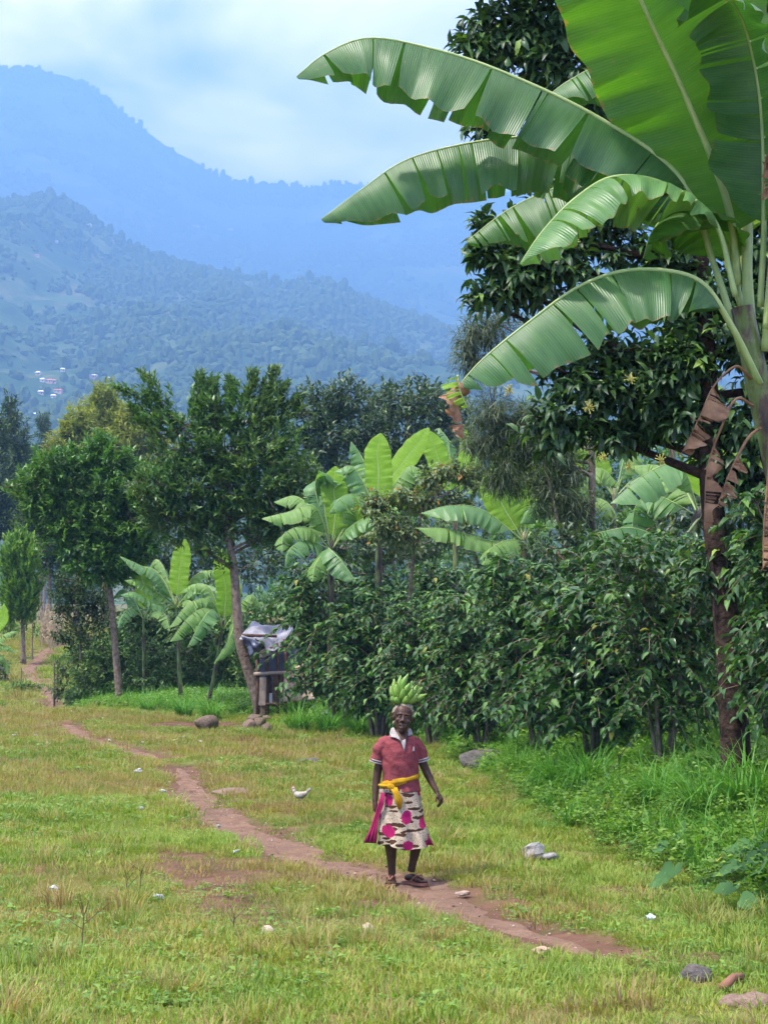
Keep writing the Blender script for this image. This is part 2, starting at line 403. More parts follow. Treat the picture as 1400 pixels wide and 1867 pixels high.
def ridge(name, prof, Yr, Yb, Yback, zb, spur, amp, seed, label, power=1.25):
    xs_px = np.array([p[0] for p in prof], float); ys_px = np.array([p[1] for p in prof], float)
    cols = np.linspace(-700, 2100, 330); yy = np.interp(cols, xs_px, ys_px)
    k = np.array([.1, .2, .4, .2, .1]); yy = np.convolve(np.pad(yy, 2, 'edge'), k, 'valid')
    X = (cols - 700) / F * Yr; zr = np.array([at(c, y, Yr).z for c, y in zip(cols, yy)])
    t = np.concatenate([np.linspace(0, 1, 120), np.linspace(1.02, 1.6, 20)])
    XX, TT = np.meshgrid(X, t); ZR = np.broadcast_to(zr, XX.shape)
    Yv = np.where(TT <= 1, Yb + (Yr - Yb) * TT, Yr + (Yback - Yr) * (TT - 1) / .6)
    wig = (fbm(XX / spur + .6 * fbm(XX / spur * 2, Yv / spur * 2, 2, seed + 9), Yv / (spur * 2.6), 4, seed, .48) - .5) * 2
    rdg = 1 - np.abs(wig) * 1.6
    sh = np.where(TT <= 1, TT ** power, 1 - ((TT - 1) / .6) ** 1.3)
    Z = zb + (ZR - zb) * sh + amp * rdg * np.clip(TT * (1.0 - TT) * 4, 0, 1) * .6 - amp * .35 * np.clip(TT * (1 - TT) * 4, 0, 1)
    Z = Z + (fbm(XX / 60, Yv / 60, 3, seed + 4) - .5) * 14 * (TT > .02)
    n1, n2 = XX.shape; ii, jj = np.meshgrid(np.arange(n2 - 1), np.arange(n1 - 1)); b = (jj * n2 + ii).ravel()
    me = np_mesh(name, np.stack([XX, Yv, Z], -1).reshape(-1, 3), np.stack([b, b + 1, b + 1 + n2, b + n2], 1), True)
    o = obj(name, me, forest_material(name + '_cover', seed)); tag(o, label, None, None, 'structure')
    return XX, Yv, Z, TT
M1 = ridge('mountain', [(-700, 150), (-300, 110), (0, 123), (60, 128), (110, 138), (160, 158), (215, 205), (260, 240), (300, 268), (340, 290), (410, 330), (480, 338), (560, 341), (640, 335), (700, 342), (760, 352), (830, 357), (890, 352), (1000, 345), (1400, 300), (1700, 280), (2100, 330)],
           6500, 2900, 8400, 180, 620, 230, 11, 'tall blue forested mountain filling the left background', 1.2)
M2 = ridge('hill', [(-700, 470), (-300, 430), (-60, 385), (20, 368), (80, 356), (120, 366), (153, 387), (203, 430), (245, 455), (344, 485), (430, 504), (516, 522), (560, 514), (583, 511), (610, 518), (639, 535), (706, 563), (817, 602), (900, 640), (1100, 690), (1500, 720), (2100, 700)],
           3300, 950, 4400, 6, 340, 140, 23, 'nearer hill with villages and fields below the mountain', 1.0)

def surf(M, n, rng, tmin, tmax, jitter=True):
    XX, YY, ZZ, TT = M; r, c = XX.shape; a = np.where((TT[:, 0] >= tmin) & (TT[:, 0] <= tmax))[0]
    i = rng.integers(a[0], a[-1], n); j = rng.integers(0, c - 1, n); u, v = rng.random(n), rng.random(n)
    def bl(A): return (A[i, j] * (1 - v) + A[i, j + 1] * v) * (1 - u) + (A[i + 1, j] * (1 - v) + A[i + 1, j + 1] * v) * u
    return np.stack([bl(XX), bl(YY), bl(ZZ)], 1)
def blob(seed, n=2, squash=.8):
    bm = bmesh.new(); bmesh.ops.create_icosphere(bm, subdivisions=n, radius=1); rr = random.Random(seed)
    ph = [rr.uniform(0, 6) for _ in range(6)]
    for v in bm.verts:
        p = v.co.copy(); k = 1 + .22 * math.sin(p.x * 4 + ph[0]) * math.sin(p.y * 4.3 + ph[1]) + .18 * math.sin(p.z * 6 + ph[2]) * math.sin(p.x * 6.5 + ph[3]) + rr.uniform(-.1, .1)
        v.co = Vector((p.x * k, p.y * k, (p.z * k * squash + .55 * squash)))
    me = bpy.data.meshes.new('far_tree'); bm.to_mesh(me); bm.free(); return me
FAR_LEAF = leafy('far_foliage', [(0, (.02, .05, .014)), (.5, (.035, .075, .02)), (1, (.06, .10, .025))], .12, rough=.8, spec=.1, patch=(.08, .12, .03), pscale=.012)
rng = np.random.default_rng(3)
far_src = [blob(s, 2, q) for s, q in ((1, .8), (2, 1.1), (3, 1.7), (4, .7))]
for s_ in far_src: s_.materials.append(FAR_LEAF)
pA = surf(M2, 80000, rng, .02, 1.0); keep = (np.abs(pA[:, 0]) < pA[:, 1] * .33 + 60) & (fbm(pA[:, 0] / 130, pA[:, 1] / 130, 4, 8) + .22 * rng.random(len(pA)) > .53); pA = pA[keep]
pB = surf(M1, 40000, rng, .35, 1.0); pB = pB[fbm(pB[:, 0] / 160, pB[:, 1] / 160, 3, 18) > .46]
pC = surf(M1, 900, rng, .985, 1.03); pC = pC[fbm(pC[:, 0] / 120, pC[:, 1] / 500, 3, 28) > .45]
pD = surf(M2, 700, rng, .985, 1.03)
def far_wood(name, P, lo, hi, label):
    n = len(P); s = rng.uniform(lo, hi, n) * (0.6 + .8 * rng.random(n) ** 2)
    scatter(name, P, np.stack([np.zeros(n), np.zeros(n), rng.uniform(0, 6.28, n)], 1), np.stack([s, s, s * rng.uniform(.8, 1.3, n)], 1), rng.integers(0, 4, n), far_src, label, None)
far_wood('far_wood', np.concatenate([pA, pD]), 2.6, 6, 'scattered woodland over the nearer hill')
far_wood('far_wood', np.concatenate([pB, pC]), 5, 10, 'woodland on the tall mountain and its skyline')

# ------------------------------------------------------------------ haze
def haze():
    m = new_mat('haze_air'); t = NT(m); v = t.n('ShaderNodeVolumePrincipled')
    v.inputs['Color'].default_value = (.20, .46, 1.0, 1); v.inputs['Density'].default_value = 4.0e-4; v.inputs['Anisotropy'].default_value = 0.0
    o = t.n('ShaderNodeOutputMaterial'); t.l(v.outputs[0], o.inputs['Volume'])
    b = MB(); b.box((0, 4000, 640), (30000, 24000, 1300)); h = b.build('haze', m); tag(h, 'thin blue haze in the valley air', None, None, 'stuff')
    me = h.data
    # bottom a metre below the lowest ground
    zmin = float(GZZ.min()) - 1.0
    zmax = max(float(M1[2].max()), float(M2[2].max())) + 40
    for vv in me.vertices: vv.co.z = zmin if vv.co.z < 600 else zmax
haze()
# ------------------------------------------------------------------ foliage tools
def unit(v): return v / np.maximum(np.linalg.norm(v, axis=-1, keepdims=True), 1e-9)
def leaves_np(P, D, U, Ln, W, curl=.18, fold=.25):
    """one folded, drooping leaf per row: 5 verts, 4 tris"""
    n = len(P); D = unit(D); S = unit(np.cross(D, U)); Nn = np.cross(S, D); Ln = np.broadcast_to(Ln, (n,))[:, None]; W = np.broadcast_to(W, (n,))[:, None]
    c = P + D * Ln * .5 + Nn * Ln * curl * .25
    l = P + D * Ln * .45 - S * W * .5 + Nn * (Ln * curl * .25 + W * fold); r = P + D * Ln * .45 + S * W * .5 + Nn * (Ln * curl * .25 + W * fold)
    tip = P + D * Ln - Nn * Ln * curl
    V = np.stack([P, l, c, r, tip], 1).reshape(-1, 3); b = (np.arange(n) * 5)[:, None]
    T = np.concatenate([b + [0, 2, 1], b + [0, 3, 2], b + [1, 2, 4], b + [2, 3, 4]], 1).reshape(-1, 3)
    return V, T
def leaves8(P, D, U, Ln, W, curl=.18, fold=.25):
    """ovate leaf with a bent midrib and pointed tip: 8 verts, 8 tris"""
    n = len(P); D = unit(D); S = unit(np.cross(D, U)); Nn = np.cross(S, D); Ln = np.broadcast_to(Ln, (n,))[:, None]; W = np.broadcast_to(W, (n,))[:, None]
    c1 = P + D * Ln * .30 + Nn * Ln * curl * .22; c2 = P + D * Ln * .66 + Nn * Ln * curl * .02
    V = np.stack([P, c1 - S * W * .47 + Nn * W * fold, c1, c1 + S * W * .47 + Nn * W * fold, c2 - S * W * .36 + Nn * W * fold * .6, c2, c2 + S * W * .36 + Nn * W * fold * .6, P + D * Ln * .99 - Nn * Ln * curl], 1).reshape(-1, 3); b = (np.arange(n) * 8)[:, None]
    T = np.concatenate([b + t for t in ([0, 2, 1], [0, 3, 2], [1, 2, 5], [1, 5, 4], [2, 3, 6], [2, 6, 5], [4, 5, 7], [5, 6, 7])], 1).reshape(-1, 3)
    return V, T
def sprays(P, A, rng, k, Ln, W, spread=1.0, axial=.5, droop=.0, along=.6, jl=.35):
    """k leaves round each twig end P with axis A"""
    n = len(P); A = unit(A); ref = np.where(np.abs(A[:, 2:3]) < .9, [[0, 0, 1.]], [[1., 0, 0]]); X = unit(np.cross(A, ref)); Y = np.cross(A, X)
    th = (np.arange(k)[None, :] * 2.4 + rng.uniform(0, 6.28, (n, 1))) + rng.normal(0, .3, (n, k)); f = np.linspace(0, 1, k)[None, :, None]
    rad = X[:, None, :] * np.cos(th)[..., None] + Y[:, None, :] * np.sin(th)[..., None]
    D = rad * spread * (1.1 - .5 * f) + A[:, None, :] * (axial + .5 * f) + np.array([0, 0, -droop]) + rng.normal(0, .15, (n, k, 3))
    Q = P[:, None, :] + A[:, None, :] * (f - 1) * along * Ln * 2.2
    U = np.broadcast_to(np.array([0, 0, 1.]), D.shape) * .8 + A[:, None, :] * .5 + rng.normal(0, .25, D.shape)
    m = n * k; s = rng.uniform(1 - jl, 1 + jl * .6, m)
    return Q.reshape(m, 3), D.reshape(m, 3), U.reshape(m, 3), Ln * s, W * s * rng.uniform(.85, 1.15, m)
def clump_points(c, r, n, rng, shell=.62):
    d = unit(rng.normal(size=(n, 3))); rr = shell + (1.06 - shell) * rng.random(n) ** .7
    lump = 1 + .3 * np.sin(d[:, 0] * 5 + c[0] * 3) * np.sin(d[:, 2] * 6 + c[2] * 5) + .15 * np.sin(d[:, 1] * 9 + c[1])
    return np.array(c) + d * np.array(r) * (rr * lump)[:, None], d
def crown_from(clumps, Y, dens, rng, depth=.9, grow=1.0):
    """clumps (px, py, rx, ry[, dY]) in photo pixels at depth Y -> twig ends and outward directions"""
    PP, DD, CC = [], [], []
    for c in clumps:
        dy = c[4] if len(c) > 4 else rng.uniform(-.35, .35) * c[2] / ppm(Y)
        ctr = at(c[0], c[1], Y + dy); s = ppm(Y + dy) / grow; r = (c[2] / s, depth * .5 * (c[2] + c[3]) / s, c[3] / s)
        area = 4.19 * (r[0] * r[1] * r[2]) ** .6667 * 3
        p, d = clump_points(ctr, r, max(6, int(2.0 * dens * area)), rng); PP.append(p); DD.append(d); CC.append((ctr, r, p))
    return np.concatenate(PP), np.concatenate(DD), CC
def limb(mb, a, b, r0, r1, rng, sag=.12, n=6, sides=5):
    a, b = Vector(a), Vector(b); ln = (b - a).length
    off = Vector((rng.normal(), rng.normal(), rng.normal() * .5 - .3)) * ln * sag
    pts = catmull([a, a.lerp(b, .5) + off, b], n); mb.tube(pts, [r0 + (r1 - r0) * i / (n - 1) for i in range(n)], sides, cap=False)
def tree(name, label, cat, trunk, tr, clumps, Y, dens, k, Ln, W, leaf_mat, bark, seed, group=None, up=.5, spread=1.0, axial=.5, droop=0., twigs=10, start=.55, shoots=(), curl=.18, extra=None, depth=.9, along=.6, grow=1.12, fine=False):
    rng = np.random.default_rng(seed); base = Vector(trunk[0])
    root = thing(name, label, cat, base, 0, group)
    tp = catmull(trunk, 6 * len(trunk)); rr = [tr[0] + (tr[1] - tr[0]) * (i / (len(tp) - 1)) ** .8 for i in range(len(tp))]
    rr = [r * (1.25 if i == 0 else 1.1 if i == 1 else 1) for i, r in enumerate(rr)]
    mt = MB(); mt.tube(tp, rr, 10); mt.build('trunk', bark, root, True)
    P, D, CC = crown_from(clumps, Y, dens, rng, depth, grow)
    mb = MB()
    for ctr, r, pts in CC:
        cand = [i for i in range(int(len(tp) * start), len(tp)) if tp[i].z < ctr.z + .2] or [int(len(tp) * start)]
        i0 = min(cand, key=lambda i: (tp[i] - ctr).length + .35 * abs(tp[i].z - (ctr.z - .5 * math.hypot(tp[i].x - ctr.x, tp[i].y - ctr.y))))
        limb(mb, tp[i0], ctr, max(rr[i0] * .5, .012), max(.012, tr[1] * .3), rng)
        for q in pts[rng.integers(0, len(pts), min(twigs, len(pts)))]: limb(mb, ctr, q, max(.012, tr[1] * .28), .006, rng, .1, 4, 4)
    for (pts, rad) in shoots: mb.tube(catmull(pts, 8), [rad * (1 - .75 * i / 7) for i in range(8)], 5)
    if mb.v: mb.build('limbs', bark, root, True)
    A = D * .8 + np.array([0, 0, up]) + rng.normal(0, .3, D.shape)
    if len(shoots):
        sp, sd = [], []
        for pts, rad in shoots:
            q = catmull(pts, 30)
            for i in range(8, 30):
                for _ in range(2):
                    t = (q[min(i + 1, 29)] - q[i - 1]).normalized(); sp.append(np.array(q[i]) + rng.normal(0, .06 + .16 * (1 - i / 30), 3)); sd.append(np.array(t) + rng.normal(0, .35, 3))
        P = np.concatenate([P, np.array(sp)]); A = np.concatenate([A, np.array(sd)])
    V_, T_ = (leaves8 if fine else leaves_np)(*sprays(P, A, rng, k, Ln, W, spread, axial, droop, along), curl=curl)
    o = obj('crown', np_mesh('crown', V_, T_), leaf_mat, root); o['kind'] = 'stuff'
    if extra: extra(root, rng, P, D)
    return root

BARK_GREY = solid('bark_grey_brown', (.09, .062, .045), (.27, .20, .15), 9, .95, .1, 1.0, .05, 8)
BARK_DARK = solid('bark_dark', (.014, .010, .008), (.075, .046, .034), 11, .95, .1, 1.0, .06, 8)
BARK_PALE = solid('bark_pale', (.22, .18, .14), (.42, .37, .30), 6, .9, .15, .5, .02)
BARK_TWIG = solid('coffee_stem', (.10, .07, .05), (.24, .18, .13), 12, .9, .15, .5, .01)
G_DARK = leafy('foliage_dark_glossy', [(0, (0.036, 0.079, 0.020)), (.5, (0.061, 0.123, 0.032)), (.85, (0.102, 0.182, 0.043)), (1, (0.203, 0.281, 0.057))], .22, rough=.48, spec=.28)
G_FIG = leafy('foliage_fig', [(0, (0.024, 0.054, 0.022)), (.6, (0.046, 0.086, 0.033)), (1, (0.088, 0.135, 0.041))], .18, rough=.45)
G_FRESH = leafy('foliage_fresh', [(0, (0.055, 0.129, 0.023)), (.5, (0.104, 0.213, 0.035)), (1, (0.207, 0.321, 0.053))], .32, rough=.4)
G_HUT = leafy('foliage_shelter_tree', [(0, (0.039, 0.078, 0.027)), (.55, (0.074, 0.138, 0.040)), (.9, (0.131, 0.212, 0.055)), (1, (0.217, 0.283, 0.076))], .22, rough=.42, patch=(.07, .17, .035), pscale=.45)
G_LEFT = leafy('foliage_left_tree', [(0, (0.038, 0.085, 0.023)), (.5, (0.075, 0.171, 0.036)), (1, (0.147, 0.273, 0.051))], .26, rough=.42, patch=(.05, .14, .03), pscale=.4)
G_EUC = leafy('foliage_gum', [(0, (0.090, 0.135, 0.038)), (.5, (0.165, 0.217, 0.045)), (1, (0.285, 0.300, 0.060))], .3, rough=.6, spec=.2, patch=(.20, .20, .03), pscale=.3)
G_BLUE = leafy('foliage_far_trees', [(0, (.03, .06, .025)), (1, (.07, .11, .04))], .2, rough=.7, spec=.2)
G_GREV = leafy('foliage_silky_oak', [(0, (.04, .065, .03)), (.6, (.075, .11, .05)), (1, (.13, .17, .08))], .25, rough=.5, spec=.35)
G_COFFEE = leafy('foliage_coffee', [(0, (0.022, 0.059, 0.022)), (.5, (0.041, 0.106, 0.032)), (.8, (0.069, 0.158, 0.041)), (.985, (0.123, 0.237, 0.047)), (.992, (0.204, 0.192, 0.028)), (1, (0.177, 0.120, 0.038))], .22, rough=.5, spec=.28)
G_VINE = leafy('foliage_vine', [(0, (.08, .12, .05)), (.6, (.14, .19, .08)), (.95, (.2, .25, .11)), (.97, (.35, .2, .06)), (1, (.3, .13, .04))], .3, rough=.5, spec=.3)

# ------------------------------------------------------------------ banana leaves
def banana_mat(name, c1, c2, trans, tcol, rough=.38, spec=.45):
    m = new_mat(name); t = NT(m); uv = t.n('ShaderNodeUVMap').outputs[0]
    sp = t.n('ShaderNodeSeparateXYZ'); t.l(uv, sp.inputs[0])
    w = t.math('SINE', t.math('MULTIPLY', sp.outputs[0], 260.0)); w2 = t.math('SINE', t.math('MULTIPLY', sp.outputs[0], 71.0))
    st = t.math('ADD', t.math('MULTIPLY', w, .5), t.math('MULTIPLY', w2, .3))
    mp = t.n('ShaderNodeMapping'); mp.inputs['Scale'].default_value = (9, 1.2, 1); t.l(uv, mp.inputs[0])
    nz = t.noise(1.6, 4, .6, mp.outputs[0]); big = t.noise(1.1, 3, .5, t.pos())
    f = t.math('ADD', t.math('MULTIPLY', st, .10), t.math('ADD', t.math('MULTIPLY', nz, .6), t.math('MULTIPLY', big, .4)))
    col = t.ramp(f, [(.3, c1), (.72, c2)])
    eg = t.math('ADD', sp.outputs[1], t.math('MULTIPLY', t.math('SUBTRACT', nz, .5), .35)); col = t.mix(t.ramp(eg, [(.99, (0, 0, 0)), (1.06, (.8, .8, .8))]), col, (.20, .13, .05))
    spt = t.noise(17, 3, .6, t.pos()); col = t.mix(t.ramp(spt, [(.66, (0, 0, 0)), (.74, (.55, .55, .55))]), col, (.16, .17, .06))
    b = t.pbsdf(col, rough, spec, t.bump(st, .35, .006)); tr = t.n('ShaderNodeBsdfTranslucent'); t.l(t.mix(1, col, tcol, 'MULTIPLY'), tr.inputs[0])
    mx = t.n('ShaderNodeMixShader'); mx.inputs[0].default_value = trans; t.l(b, mx.inputs[1]); t.l(tr.outputs[0], mx.inputs[2]); t.out(mx.outputs[0]); return m
B_MID = banana_mat('banana_leaf', (.035, .105, .028), (.075, .18, .045), .32, (1.5, 2.0, .5))
B_PALE = banana_mat('banana_leaf_pale', (.08, .19, .06), (.15, .29, .09), .34, (1.4, 1.6, .5))
B_NEW = banana_mat('banana_leaf_young', (.16, .31, .03), (.27, .46, .05), .45, (1.5, 1.5, .4), .5, .25)
B_UNDER = banana_mat('banana_leaf_upright', (.045, .13, .02), (.08, .19, .032), .48, (1.6, 1.8, .35), .5, .3)
B_FAR = banana_mat('banana_leaf_distant', (.11, .22, .05), (.20, .34, .09), .32, (1.3, 1.4, .4), .5, .3)
B_RIB = solid('banana_midrib', (.20, .30, .08), (.34, .42, .15), 4, .45, .4)
B_DRY = solid('banana_leaf_dry', (.09, .045, .025), (.34, .20, .11), 5, .85, .12, .6, .02)
def stem_mat():
    m = new_mat('banana_pseudostem'); t = NT(m); v = t.objc(); mp = t.n('ShaderNodeMapping'); mp.inputs['Scale'].default_value = (5, 5, 1.4); t.l(v, mp.inputs[0])
    a = t.noise(1.3, 5, .65, mp.outputs[0]); b = t.noise(11, 4, .6, v)
    col = t.ramp(a, [(.36, (.022, .016, .012)), (.47, (.09, .055, .035)), (.53, (.10, .14, .03)), (.7, (.17, .24, .06))])
    col = t.mix(t.ramp(b, [(.55, (0, 0, 0)), (.75, (.4, .4, .4))]), col, (.35, .3, .2)); t.out(t.pbsdf(col, .5, .35, t.bump(a, .3, .02))); return m
B_STEM = stem_mat()

def wprof(t): return np.clip(t / .14, 0, 1) ** .55 * (1 - np.clip((t - .62) / .38, 0, 1) ** 2.2 * .93)
def banana_leaf(parent, ctrl, W, seed, mat=None, hint=(0, 0, 1), droop=(25, 65), pf=.14, tears=7, N=54, rib=.018, ripple=.012, sides=(1, 1), tjit=9, gap=.010, ragged=.06, name='leaf', droop_r=None, ribmat=None, thick=6):
    """a leaf blade torn into strips (mesh) with its midrib as a child"""
    rr = np.random.default_rng(seed); mat = mat or B_MID
    C = catmull(ctrl, N + 1); C = np.array([tuple(p) for p in C]); T = np.gradient(C, axis=0); T = unit(T)
    h = np.array(hint, float); S = unit(np.cross(T, h)); Nn = np.cross(S, T)
    ln = np.sum(np.linalg.norm(np.diff(C, axis=0), axis=1))
    def samp(A, t): return np.stack([np.interp(t, np.linspace(0, 1, N + 1), A[:, k]) for k in range(3)], -1)
    V_, F_, UV = [], [], []; M = 6; wscale = .5 * W; nb = 0
    for si, sd in enumerate((-1, 1)):
        if not sides[si]: continue
        n_t = max(0, int(round(tears * rr.uniform(.8, 1.2)))); cuts = np.sort(rr.uniform(.06, .97, n_t)); cuts = np.concatenate([[0], cuts, [1]])
        d0, d1 = (droop if (si == 0 or droop_r is None) else droop_r); phase = rr.uniform(0, 6.28)
        for a, b in zip(cuts[:-1], cuts[1:]):
            if b - a < .006: continue
            g = gap / ln; a2 = a + (g if a > 0 else 0); b2 = b - (g if b < 1 else 0)
            k = max(2, int((b2 - a2) * N) + 1); jit = rr.normal(0, tjit) if n_t else 0; jw = 1 - abs(rr.normal(0, ragged)); sl = rr.normal(0, .03)
            tap = rr.uniform(.0, .16) if n_t else 0; tm = (a2 + b2) / 2
            if n_t and rr.random() < .14: jit += rr.uniform(12, 30) * (1 if d1 > 20 else -1)
            ts = np.linspace(a2, b2, k + 1)
            for i, tt in enumerate(ts):
                tg = pf + (1 - pf) * tt; p = samp(C, tg); tv = unit(samp(T, tg)); sv = unit(samp(S, tg)); nv = np.cross(sv, tv)
                w = wscale * float(wprof(tt)) * jw * (1 + .03 * math.sin(tt * 37 + phase)); q = p.copy()
                for j in range(M + 1):
                    v = j / M
                    ang = R(d0 + (d1 - d0) * v + jit * v * 1.3 + (4 * math.sin(tt * 60 + phase) if j else 0))
                    off = nv * ripple * math.sin(tt * ln * 14 + phase + sd) * v
                    V_.append(q + off + tv * ((sl + .10) * w * v - (tt - tm) * ln * (1 - pf) * tap * v * v)); UV.append((tt * ln, v))
                    if j < M: q = q + (sv * sd * math.cos(ang) - nv * math.sin(ang)) * w / M
            for i in range(k):
                for j in range(M):
                    c = nb + i * (M + 1) + j; F_.append((c, c + 1, c + M + 2, c + M + 1) if sd > 0 else (c, c + M + 1, c + M + 2, c + 1))
            nb += (k + 1) * (M + 1)
    me = np_mesh(name, np.array(V_), np.array(F_), True, np.array(UV)); o = obj(name, me, mat, parent)
    mb = MB(); mb.tube([Vector(p) for p in C], [rib * (1.15 - .95 * (i / N)) for i in range(N + 1)], thick, flat=.8)
    mb.build('midrib', ribmat or B_RIB, o, True)
    return o
def pxc(pts, Y): return [at(p[0], p[1], Y + (p[2] if len(p) > 2 else 0)) for p in pts]
def dead_leaf(parent, pts, W, seed):
    """a collapsed brown leaf: bent stalk with crumpled folded blade"""
    o = banana_leaf(parent, pts, W, seed, B_DRY, droop=(50, 125), pf=.45, tears=11, rib=.013, ripple=.035, tjit=42, ragged=.4, gap=.02, name='dry_leaf', ribmat=B_DRY, N=40); return o
def stem(parent, pts, r0, r1, mat=None, name='pseudostem'):
    mb = MB(); c = catmull(pts, 16); mb.tube(c, [r0 + (r1 - r0) * i / 15 for i in range(16)], 12); return mb.build(name, mat or B_STEM, parent, True)

# --- the big banana plant on the right
YB = 13.2
big = thing('banana_plant', 'tall banana plant reaching in from the right edge with huge arching leaves', 'banana plant', at(1480, 1500, YB), 0, 'banana plants')
stem(big, pxc([(1480, 1560), (1460, 1250), (1425, 900), (1385, 720), (1352, 560)], YB), .15, .085)
stem(big, pxc([(1372, 660, .05), (1362, 520, .08), (1358, 370, .1)], YB), .055, .03, B_RIB, 'leaf_stalk')
stem(big, pxc([(1398, 640, -.08), (1402, 560, -.15), (1412, 420, -.2)], YB), .05, .03, B_RIB, 'leaf_stalk')
Lf = lambda pts, W, seed, **k: banana_leaf(big, pxc(pts, YB), W, seed, **k)
Lf([(1352, 640, 0), (1300, 480, .1), (1240, 325, .1), (1090, 215, 0), (900, 125, -.1), (760, 82, -.15), (665, 70, -.2), (590, 100, -.25), (541, 140, -.3)], 1.06, 1, droop=(58, 86), droop_r=(62, 84), pf=.22, tears=10, tjit=7, rib=.026)
Lf([(1350, 560, .3), (1300, 430, .4), (1190, 320, .4), (1060, 262, .35), (960, 250, .3), (850, 262, .25), (740, 292, .2), (660, 345, .2), (586, 400, .15)], 1.0, 2, droop=(55, 88), droop_r=(55, 84), pf=.24, tears=13, tjit=6, rib=.02)
Lf([(1340, 540, -.3), (1300, 400, -.3), (1210, 335, -.35), (1120, 322, -.4), (1050, 360, -.5), (990, 420, -.6), (948, 480, -.65)], .92, 3, mat=B_PALE, droop=(8, 62), droop_r=(30, 70), pf=.2, tears=9, tjit=14, rib=.02)
Lf([(1385, 700, -.2), (1330, 590, -.3), (1270, 510, -.4), (1160, 492, -.5), (1060, 520, -.6), (960, 590, -.7), (880, 655, -.75), (834, 705, -.8)], 1.0, 4, droop=(48, 80), droop_r=(35, 75), pf=.2, tears=7, tjit=7, rib=.024)
Lf([(1345, 520, .6), (1260, 380, .9), (1140, 310, 1.0), (1020, 340, 1.0), (930, 380, 1.0), (850, 440, 1.0)], .95, 5, droop=(48, 84), pf=.2, tears=26, tjit=10, rib=.018, ragged=.14)
Lf([(1350, 520, .5), (1290, 300, .7), (1190, 150, .8), (1110, 118, .8), (1040, 145, .8), (980, 190, .8)], .7, 6, mat=B_MID, droop=(45, 82), pf=.3, tears=18, tjit=9, rib=.016)
# upright leaves seen from below
Lf([(1345, 520, .1), (1325, 370, 0), (1255, 190, -.2), (1185, 40, -.45), (1120, -110, -.75), (1060, -260, -1.1)], 1.22, 7, mat=B_UNDER, hint=(.05, 1, .3), droop=(-14, 6), droop_r=(-30, -4), pf=.12, tears=0, rib=.03, ripple=.02)
Lf([(1362, 520, .25), (1335, 340, .3), (1315, 160, .35), (1312, 0, .35), (1320, -200, .3), (1330, -350, .2)], .95, 8, mat=B_UNDER, hint=(-.3, 1, .1), droop=(-18, 2), pf=.14, tears=2, rib=.026, ripple=.02)
Lf([(1366, 520, .1), (1355, 330, .25), (1250, 130, .55), (1190, -20, .7), (1150, -180, .8)], .9, 9, mat=B_NEW, hint=(.2, 1, .2), droop=(-10, 8), pf=.12, tears=1, rib=.022)
Lf([(1385, 560, -.1), (1392, 380, -.2), (1385, 180, -.3), (1350, 30, -.5), (1290, -40, -.8), (1210, -20, -1.1)], .9, 10, mat=B_MID, hint=(.5, .6, .6), droop=(30, 75), pf=.2, tears=9, tjit=14, rib=.022)
Lf([(1395, 600, -.2), (1420, 430, -.35), (1428, 270, -.45), (1420, 120, -.5), (1440, -60, -.5)], .62, 11, mat=B_MID, hint=(-.7, .5, .2), droop=(20, 60), pf=.16, tears=14, tjit=16, rib=.02, ragged=.15)
Lf([(1352, 560, .2), (1330, 460, .2), (1300, 400, .1), (1240, 372, 0), (1190, 420, -.15), (1172, 470, -.2)], .78, 12, mat=B_UNDER, hint=(-.1, .3, 1), droop=(20, 66), pf=.2, tears=2, rib=.018)
Lf([(1410, 760, -.2), (1470, 600, -.4), (1560, 520, -.5), (1680, 540, -.6), (1790, 640, -.6)], .85, 13, droop=(45, 80), pf=.2, tears=8, rib=.02)
tipb = banana_leaf(big, pxc([(834, 690, -.8), (832, 720, -.82), (842, 770, -.83), (846, 800, -.83)], YB), .28, 14, mat=B_DRY, droop=(20, 70), pf=.02, tears=4, tjit=25, name='dry_leaf_tip', ribmat=B_DRY, rib=.008, N=24)
tag(tipb, 'browned and yellowing curled tip of the lowest long leaf')
tipg = banana_leaf(big, pxc([(834, 684, -.8), (838, 712, -.81), (852, 742, -.82)], YB), .30, 15, mat=B_NEW, droop=(15, 60), pf=.02, tears=5, tjit=16, name='leaf_tip', rib=.008, N=24)
dead_leaf(big, pxc([(1368, 690, -.1), (1340, 668, -.25), (1300, 705, -.3), (1275, 760, -.32), (1240, 830, -.32)], YB), .34, 20)
dead_leaf(big, pxc([(1372, 740, -.15), (1340, 728, -.28), (1310, 790, -.3), (1288, 860, -.32), (1283, 965, -.32)], YB), .28, 21)
dead_leaf(big, pxc([(1385, 780, -.2), (1362, 800, -.3), (1330, 860, -.35), (1312, 910, -.36), (1306, 925, -.36)], YB), .26, 22)
dead_leaf(big, pxc([(1405, 820, -.2), (1400, 870, -.28), (1392, 960, -.3), (1390, 1040, -.3)], YB), .4, 23)
dead_leaf(big, pxc([(1412, 300, -.3), (1400, 280, -.4), (1392, 320, -.42), (1390, 365, -.42)], YB), .16, 24)

